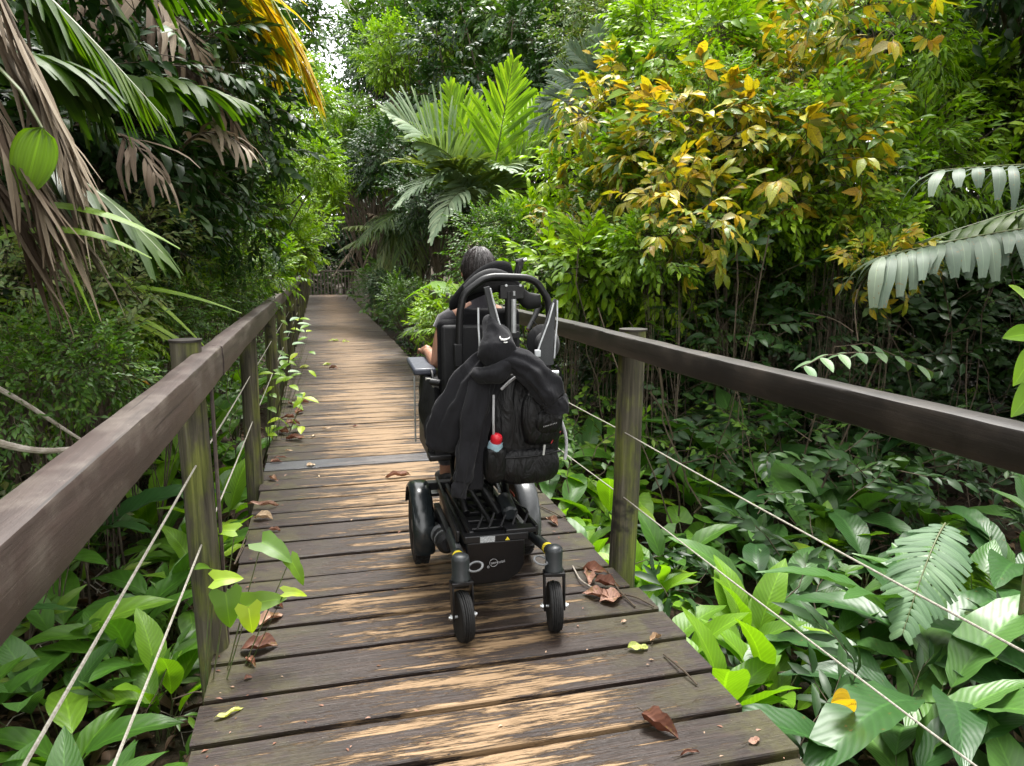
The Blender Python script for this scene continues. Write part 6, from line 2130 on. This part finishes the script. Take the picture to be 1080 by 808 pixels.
rt = on_deck(238, 650, -0.1)
stem_plant('small plant with arrow-shaped bright leaves growing over the left deck edge at the near post', (-0.50, 2.72, -0.45), [
    (at(276, 572, 2.80), (0.6, -0.5, -0.15), .150, .085, (0, -0.5, 1)), (at(258, 640, 2.70), (1, -0.1, 0.30), .155, .085, (0, -0.6, .8)),
    (at(226, 612, 2.62), (0.9, 0, 0.1), .10, .06, (0, -0.6, .8)), (at(238, 625, 2.6), (0.1, -0.4, -0.9), .13, .085, (0.1, -1, .2)),
    (at(306, 590, 2.75), (0.5, -0.4, -0.75), .115, .05, (0.4, -0.8, .5)), (at(262, 640, 2.58), (0.1, -0.3, -0.8), .10, .07, (0.1, -1, .3)),
    (at(222, 600, 2.8), (-0.2, -.5, .4), .10, .06, (0, -0.5, 1)), (at(248, 560, 2.9), (-0.9, 0.2, 0.15), .10, .06, (0, -0.5, 1)),
    (at(300, 625, 2.7), (1, 0.1, -0.1), .09, .045, (0, -0.4, 1))], L_BRIGHT)
for (px, py, Y, n, lab) in [(300, 430, 6.6, 30, 'small-leaved bright weed growing through the deck edge past the second left post'), (306, 380, 8.4, 22, 'small weed at the deck edge past the third left post')]:
    base = Vector((-0.52, Y, gz(-.52, Y)))
    t = thing('weed', lab, 'plant', base)
    rr = random.Random(n)
    for i in range(n):
        p = at(px + rr.uniform(-22, 22), py + rr.uniform(-60, 35) * (6.6 / Y), Y + rr.uniform(-.3, .3)) - base
        bl = leaf(rr.uniform(.09, .15), .065, 5, 5, 0.25, 0.2)
        q = scatter(bl, np.array(p)[None], frames(np.array([[rr.uniform(-1, 1), rr.uniform(-1, .3), rr.uniform(-.4, .3)]]), np.array([[0, -.3, 1.0]])), [1], np.array([rr.random()]))
        link('leaf', to_mesh('leaf', join([q, rod([(0, 0, 0), tuple(np.array(p) * .6), tuple(p)], .0025, .0015)]), [L_BRIGHT, STEM]), t)

# ------------------------------------------------------------------ undergrowth masses (uncountable)
def undergrowth(name, label, mat, sprigs, pts, seed, scl=1.0, tilt=0.7):
    rng = np.random.default_rng(seed)
    parts = []
    P_ = np.array(pts)
    ch = rng.integers(0, len(sprigs), len(P_))
    for i, sp in enumerate(sprigs):
        s_ = P_[ch == i]
        k = len(s_)
        if not k: continue
        az = rng.uniform(0, 2 * PI, k)
        d = np.stack([np.cos(az), np.sin(az) - 0.3, rng.uniform(0.0, tilt * 2, k)], 1)
        up = np.tile([0, 0, 1.0], (k, 1)) + rng.normal(size=(k, 3)) * 0.3 + np.array([0, -0.4, 0])
        parts.append(scatter(sp, s_, frames(d, up), scl * rng.uniform(0.6, 1.3, k), rng.uniform(0, 1, k), keep=0.5))
    return tag(link(name, to_mesh(name, join(parts), [mat, TWIG])), label, 'undergrowth', kind='stuff')


rng = np.random.default_rng(21)
def band(n, x0, x1, y0, y1, h, bias=1.0):
    x = x0 + (x1 - x0) * rng.random(n) ** bias
    y = y0 + (y1 - y0) * rng.random(n)
    z = ground_z(x, y) + rng.random(n) * h
    return np.stack([x, y, z], 1)


undergrowth('undergrowth', 'tangled small-leaved undergrowth covering the left bank above the rail', L_MID, SP_SMALL, np.concatenate([band(1400, -1.5, -5.5, 2.8, 12, 0.9), band(900, -0.75, -4, 6, 20, 0.8)]), 1)
undergrowth('undergrowth', 'reddish olive undergrowth speckling the left bank', L_OLIVE, SP_SMALL, band(420, -1.4, -4.0, 3.0, 9, 1.0), 2)
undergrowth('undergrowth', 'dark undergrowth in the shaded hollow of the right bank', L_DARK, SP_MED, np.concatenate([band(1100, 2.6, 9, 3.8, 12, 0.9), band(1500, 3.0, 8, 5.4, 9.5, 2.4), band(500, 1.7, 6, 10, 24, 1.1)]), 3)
undergrowth('undergrowth', 'green ground cover beyond the right rail behind the wheelchair', L_MID, SP_SMALL, np.concatenate([band(700, 1.6, 4.0, 5.0, 14, 0.8), band(500, 2.6, 7.0, 5.6, 10, 2.6), band(300, 1.7, 4.5, 14, 30, 1.2)]), 4)
undergrowth('undergrowth', 'seedlings and ground cover between the larger leaves on the near right', L_DARK, SP_LONG, band(300, 1.5, 5.5, 1.2, 4.6, 0.3), 5)
undergrowth('undergrowth', 'low seedlings under the near left rail', L_MID, SP_LONG, band(150, -0.6, -2.4, 1.2, 4.5, 0.25), 6, 0.8)
# leafy curtain of creepers down the left bank
def curtain(n, y0, y1, xb, hgt, seed):
    rg = np.random.default_rng(seed)
    y = rg.uniform(y0, y1, n)
    zz = rg.uniform(0, 1, n)
    x = xb - 0.25 - (0.5 + 0.35 * np.sin(y * 0.9) + 0.25 * np.sin(y * 2.3 + 1)) - zz * 1.5 - 0.5 * np.sin(zz * 7 + y) * 0.4 - rg.random(n) * 0.3
    z = ground_z(x, y) + 0.2 + zz * (hgt * (0.8 + 0.25 * np.sin(y * 0.7 + 2)))
    return np.stack([x, y, z], 1)


undergrowth('creepers', 'curtain of small bright creepers covering the left bank towards the turn', L_BRIGHT, SP_SMALL, curtain(1500, 8.5, 34, -0.5, 4.2, 31), 7, 0.95, 0.2)
undergrowth('creepers', 'olive and withered creepers mixed into the leafy curtain on the left bank', L_OLIVE, SP_SMALL, curtain(900, 8.0, 34, -0.5, 3.6, 32), 8, 0.95, 0.2)
undergrowth('creepers', 'mid green creepers filling the leafy curtain on the left bank', L_MID, SP_SMALL, curtain(1800, 7.5, 36, -0.5, 4.4, 33), 9, 1.0, 0.2)

undergrowth('undergrowth', 'dark leafy wall closing the view behind the slatted fence', L_DARK, SP_MED, np.concatenate([band(900, -4, 8, 38.0, 42, 4.5), band(300, -4, 7, 43, 46, 7)]), 12, 2.2)
undergrowth('undergrowth', 'green leaves leaning over the slatted fence at the turn', L_MID, SP_MED, np.concatenate([band(260, -2.5, 1.5, 37.4, 39, 2.2), band(260, 1.7, 2.6, 20, 32, 2.2)]), 13, 1.6)
# leaf litter on the ground
rg = np.random.default_rng(41)
ll = leaf(0.13, 0.055, 4, 3, 0.3, 0.4, curl=0.5)
parts = []
for (n, x0, x1, y0, y1) in [(1300, -2.6, -0.5, 1.0, 5.0), (900, -6, -0.5, 4, 12), (1500, 1.4, 6, 1.0, 9)]:
    x = rg.uniform(x0, x1, n); yy_ = rg.uniform(y0, y1, n)
    p = np.stack([x, yy_, ground_z(x, yy_) + rg.uniform(0.01, 0.06, n)], 1)
    d = rg.normal(size=(n, 3)) * [1, 1, .25]
    parts.append(scatter(ll, p, frames(d, np.tile([0, 0, 1.0], (n, 1)) + rg.normal(size=(n, 3)) * .4), rg.uniform(.5, 1.3, n), rg.random(n)))
tag(link('leaf_litter', to_mesh('leaf_litter', join(parts), L_LITTER)), 'brown fallen leaf litter carpeting the soil on both sides', 'leaf litter', kind='stuff')
# thin vines and roots
def vines(name, label, n, fx, seed, mat=TWIG, r=(.003, .008)):
    rr = random.Random(seed)
    m = MB()
    for i in range(n):
        p0, p1, sg = fx(rr)
        pts = []
        for k in range(9):
            t = k / 8
            p = Vector(p0).lerp(Vector(p1), t)
            p.z -= sg * 4 * t * (1 - t)
            p += Vector((rr.uniform(-.04, .04), rr.uniform(-.04, .04), rr.uniform(-.04, .04)))
            pts.append(p)
        m.tube(pts, rr.uniform(*r), 4, caps=False)
    o = m.build(name, mat)
    return tag(o, label, 'vines', kind='stuff')


vines('vines', 'tangle of thin dry vines and stems in the dark hollow on the right bank', 130, lambda r_: ((lambda x, y: ((x, y, gz(x, y) - .05 + r_.uniform(0, .5)), (x + r_.uniform(-.9, .9), y + r_.uniform(-.6, .6), gz(x, y) + r_.uniform(.5, 2.4)), r_.uniform(-.2, .3)))(r_.uniform(2.4, 8), r_.uniform(4.6, 8.5))), 1)
vines('vines', 'dry hanging stems in the hollow of the left bank', 150, lambda r_: ((lambda x, y: ((x, y, gz(x, y)), (x + r_.uniform(-.6, .6), y + r_.uniform(-.5, .5), gz(x, y) + r_.uniform(.8, 3.2)), r_.uniform(-.2, .3)))(r_.uniform(-4, -1.3), r_.uniform(4.0, 12))), 2)
vines('vines', 'pale dry twigs lying in the litter under the left rail', 90, lambda r_: ((lambda x, y: ((x, y, gz(x, y) + .03), (x + r_.uniform(-.4, .4), y + r_.uniform(-.4, .4), gz(x, y) + r_.uniform(.02, .15)), 0))(r_.uniform(-2.2, -.6), r_.uniform(1.4, 5))), 3, TWIGPALE, (.002, .005))

# grey fallen branch on left
def branch(label, paths, mat, cat='branch', name='fallen_branch'):
    root = Vector(paths[0][0][0])
    t = thing(name, label, cat, root)
    for pts, r in paths:
        m = MB()
        m.tube(arc([Vector(p) - root for p in pts], 3), [r * (1 - 0.5 * k / (3 * (len(pts) - 1))) for k in range(3 * (len(pts) - 1) + 1)], 8)
        m.build('limb', mat, t)
    return t


branch('pale dead branch lying forked behind the near left rail', [
    ([at(-30, 458, 2.7), at(25, 476, 2.75), at(70, 476, 2.85), at(110, 465, 2.95)], .014), ([at(-10, 405, 3.1), at(35, 430, 3.15), at(70, 455, 3.2), at(105, 475, 3.25)], .010)], TWIGPALE)
branch('thin arching bare twig above the right handrail', [([at(905, 360, 4.6), at(900, 325, 4.7), at(905, 300, 4.8), at(930, 270, 4.9)], .005), ([at(900, 350, 4.6), at(880, 335, 4.7), at(850, 330, 4.8)], .004),
                                                      ([at(930, 330, 5.2), at(955, 350, 5.0), at(985, 372, 4.9)], .004)], TWIG, name='bare_twig')

# orange-brown leaf lying in the bushes on the left
def loose_leaf(label, P, d, L, W, mat, curl=0.5, droop=0.3, rnd=0.5, name='fallen_leaf', up=(0, -.2, 1), fold=0.3, wave=0.02, group=None, stalk=0.03):
    P = Vector(P)
    d = np.array([d], float)
    bl = leaf(L, W, 10, 7, droop, fold, 0.85, 0.75, wave, 2.0, 0, curl)
    bl.v[:, 1] -= L * 0.5
    if name == 'fallen_leaf':
        r_l = np.random.default_rng(int(abs(P.x * 977) + P.y * 331))
        ph = r_l.uniform(0, 6.28, 6)
        uu, vv_ = bl.v[:, 0] / W, bl.v[:, 1] / L
        bl.v[:, 2] += L * (0.035 * np.sin(uu * 9 + ph[0] + vv_ * 5) + 0.03 * np.sin(vv_ * 13 + ph[1]) + 0.02 * np.sin(uu * 17 - vv_ * 11 + ph[2]))
        bl.v[:, 0] *= 1 + 0.16 * np.sin(vv_ * 9 + ph[3]) + 0.12 * np.sin(vv_ * 21 + ph[4])
        bl.v[:, 0] += 0.12 * L * np.sin(vv_ * 3 + ph[5])
    Rm = frames(d, np.array([up], float))
    q = scatter(bl, np.zeros((1, 3)), Rm, [1], np.array([rnd]))
    a_ = Rm[0] @ np.array([0, -L * .5, 0])
    b_ = Rm[0] @ np.array([0.005, -L * .5 - stalk, 0.006])
    q = join([q, rod([tuple(a_), tuple((a_ + b_) / 2), tuple(b_)], .0018, .0012)])
    zmin = q.v[:, 2].min()
    if name == 'fallen_leaf': q.v[:, 2] -= zmin - 0.001
    o = link(name, to_mesh('fallen_leaf', q, [mat, TWIG]))
    o.location = P
    return tag(o, label, 'leaf', group)


loose_leaf('orange-brown dead leaf caught in the bushes behind the left rail', at(128, 387, 4.6), (1, 0, -.1), .36, .10, P_YELLOW, rnd=.95, name='dead_leaf')
loose_leaf('yellow and brown withered leaf caught among the big leaves at the lower right', at(892, 742, 2.1), (1, 0, -.2), .13, .07, P_YELLOW, rnd=.9, name='dead_leaf', curl=1.2)

# fallen leaves on the deck: px, py, direction, length, width, material, curl, random, label
LF, LT, LG = L_FALLEN, L_FALLENPALE, L_FALLENLIME
FG = 'fallen leaves on the deck boards'
Z0 = 0.004
for (px, py, dx, dy, L, W, mt, cu, rn, lab) in [
    (274, 684, 1, -.25, .135, .090, LF, .9, .15, 'large cupped red-brown leaf at the left deck edge by the near post'),
    (287, 655, .6, .8, .125, .060, LF, 1.2, .85, 'crinkled brown leaf just above the large cupped leaf'),
    (266, 700, .2, -1, .07, .03, LF, 1.4, .6, 'small twisted leaf below the large cupped leaf'),
    (262, 716, 1, .2, .03, .02, LF, .8, .2, 'tiny brown leaf scrap below the cupped leaf'),
    (278, 548, 1, -.5, .11, .07, LT, 1.2, .6, 'crumpled tan leaf at the left edge below the long curled leaf'),
    (278, 535, 1, .12, .19, .035, LF, 1.8, .9, 'long curled pinkish leaf at the left deck edge'),
    (290, 560, 1, -.8, .07, .03, LF, 1.4, .8, 'small pinkish leaf under the crumpled tan leaf'),
    (294, 640, .5, -1, .06, .025, LF, 1.6, .3, 'dark curled leaf under the arrow-leaved plant'),
    (289, 506, .3, -1, .09, .045, LF, 1.4, .85, 'pink curled leaf beside the foot of the second left post'),
    (292, 488, 1, .3, .09, .035, LF, 1.3, .55, 'reddish curled leaf on the grey damp board'),
    (296, 484, 1, .1, .10, .015, LF, 1.8, .6, 'thin rolled leaf on the grey damp board'),
    (328, 491, .8, .5, .07, .045, LT, .7, .8, 'pale tan triangular leaf on the board after the grey one'),
    (336, 503, .3, -1, .035, .012, LT, .6, .9, 'tiny pale scrap near the tan triangular leaf'),
    (305, 476, 1, .2, .06, .02, LT, .8, .4, 'small tan sliver at the edge of the grey board'),
    (312, 463, 1, -.3, .16, .07, LF, 1.3, .25, 'dark red-brown leaf lowest in the heap by the left deck edge'),
    (300, 457, -.6, .7, .14, .07, LF, 1.4, .5, 'red-brown leaf at the left of the heap'),
    (309, 449, .8, .6, .14, .07, LF, 1.4, .7, 'brown-pink leaf in the middle of the heap'),
    (303, 442, -1, .4, .14, .06, LF, 1.3, .4, 'brown leaf at the top left of the heap'),
    (316, 436, .9, .8, .15, .07, LF, 1.4, .6, 'brown leaf at the top right of the heap'),
    (309, 428, -.5, 1, .15, .07, LF, 1.4, .3, 'dull red leaf beyond the heap at the deck edge'),
    (320, 425, 1, .2, .13, .06, LF, 1.3, .8, 'light brown leaf beyond the heap, nearer the middle'),
    (345, 452, 1, .2, .09, .02, LT, .7, .7, 'tan sliver on the deck right of the heap'),
    (420, 503, 1, -.12, .18, .055, LF, 1.9, .8, 'rolled pinkish ribbed leaf on the deck left of the drive wheel'),
    (583, 552, .5, -1, .11, .05, LF, 1.5, .95, 'orange-brown curled leaf on the deck right of the wheelchair'),
    (628, 603, .9, -.8, .13, .07, LF, 1.3, .55, 'red-brown leaf topmost in the pile at the right rail post'),
    (622, 612, -.6, -.8, .12, .06, LF, 1.2, .75, 'brown leaf at the left of the pile by the right rail post'),
    (641, 618, 1, -.4, .12, .07, LF, 1.2, .35, 'dark leaf at the right of the pile by the right rail post'),
    (628, 630, -.9, .5, .13, .07, LF, 1.0, .7, 'crinkled leaf at the lower left of the pile by the right post'),
    (645, 632, 1, .1, .13, .09, LF, .7, .8, 'broad pinkish leaf at the lower right of the pile by the right post'),
    (673, 684, 1, .15, .085, .045, LG, .5, .3, 'yellow-green fallen leaf near the right deck edge'),
    (692, 675, .8, .8, .085, .03, LT, 1.8, .2, 'curled tan leaf touching the yellow-green one'),
    (697, 768, .35, -1, .15, .075, LF, 1.5, .22, 'large rolled rust-brown leaf at the front right of the deck'),
    (728, 797, 1, 0, .07, .012, LF, 1.8, .2, 'dry leaf stalk beside the large rolled leaf'),
    (795, 782, 1, .2, .05, .025, LF, .6, .95, 'small pinkish leaf piece at the right deck edge in front'),
    (658, 656, 1, 0, .03, .015, LF, .7, .95, 'tiny pink scrap below the right-hand pile'),
    (242, 753, 1, .25, .10, .022, LG, .6, .9, 'slender green leaf on the front left of the deck'),
    (352, 360, 1, 0, .20, .10, LG, .6, .2, 'green leaf lying on the far boards, leftmost of four'),
    (322, 388, 1, 0, .16, .08, LG, .6, .3, 'yellow-green leaf on the far boards at the left edge'),
    (365, 361, 1, .4, .16, .09, LG, .6, .4, 'green leaf on the far boards, farthest of four'),
    (345, 385, 1, .3, .15, .07, LG, .6, .2, 'green leaf on the far boards near the centre line'),
    (352, 389, 1, -.5, .14, .07, LF, 1., .3, 'brownish leaf on the far boards beside the green one'),
    (375, 450, 1, 0, .05, .03, LF, .8, .5, 'brown fleck on the boards left of the armrest'),
    (330, 460, .4, 1, .07, .02, LT, .8, .9, 'pale sliver beside the left-hand heap')]:
    P = on_deck(px, py, Z0)
    loose_leaf(lab, P, (dx, dy, 0.02), L, W, mt, curl=cu * 0.6, rnd=rn, group=FG, droop=0.08, wave=0.01, fold=0.2)
# thin dark twigs on the deck
for i, (pts, lab) in enumerate([
    ([(604, 597), (612, 612), (628, 622), (640, 628)], 'curved pale twig arching over the pile of leaves by the right post'),
    ([(640, 600), (652, 622), (670, 640)], 'thin dark twig beside the right post foot'),
    ([(650, 625), (672, 630), (690, 640)], 'second dark twig beside the right post, lying across the first'),
    ([(700, 690), (722, 708), (735, 722)], 'thin dark twig at the right deck edge in front of the lime plant'),
    ([(258, 575), (245, 600), (262, 560)], 'short curved twig on the deck edge near the crumpled tan leaf'),
    ([(560, 530), (583, 540), (598, 548)], 'thin brown twig on the deck beyond the drive wheel')]):
    m = MB()
    P0 = on_deck(*pts[0], 0.008)
    q = [on_deck(px, py, 0.008 + 0.012 * (j % 2)) - P0 for j, (px, py) in enumerate(pts)]
    m.tube(arc(q, 4), 0.0035, 6)
    o = m.build('twig', TWIGPALE if i == 0 else TWIG)
    o.location = P0
    tag(o, lab, 'twig')
# fine debris
rg = np.random.default_rng(77)
n = 420
x = rg.uniform(DX0 + .02, DX1 - .02, n)
side = rg.random(n) < 0.55
x[side] = np.where(rg.random(side.sum()) < .6, DX0 + 0.02 + np.abs(rg.normal(size=side.sum())) * .12, DX1 - .03 - np.abs(rg.normal(size=side.sum())) * .1)
yy_ = 1.4 + 16 * rg.random(n) ** 1.6
p = np.stack([x, yy_, np.full(n, 0.006)], 1)
d = rg.normal(size=(n, 3)) * [1, 1, .05]
tiny = leaf(0.022, 0.009, 2, 3, 0.2, 0.4)
tag(link('debris', to_mesh('debris', scatter(tiny, p, frames(d, np.tile([0, 0, 1.0], (n, 1))), rg.uniform(.3, 1.3, n), rg.random(n)), L_FALLEN)), 'crumbs of dry leaf scattered over the deck boards', 'debris', kind='stuff')
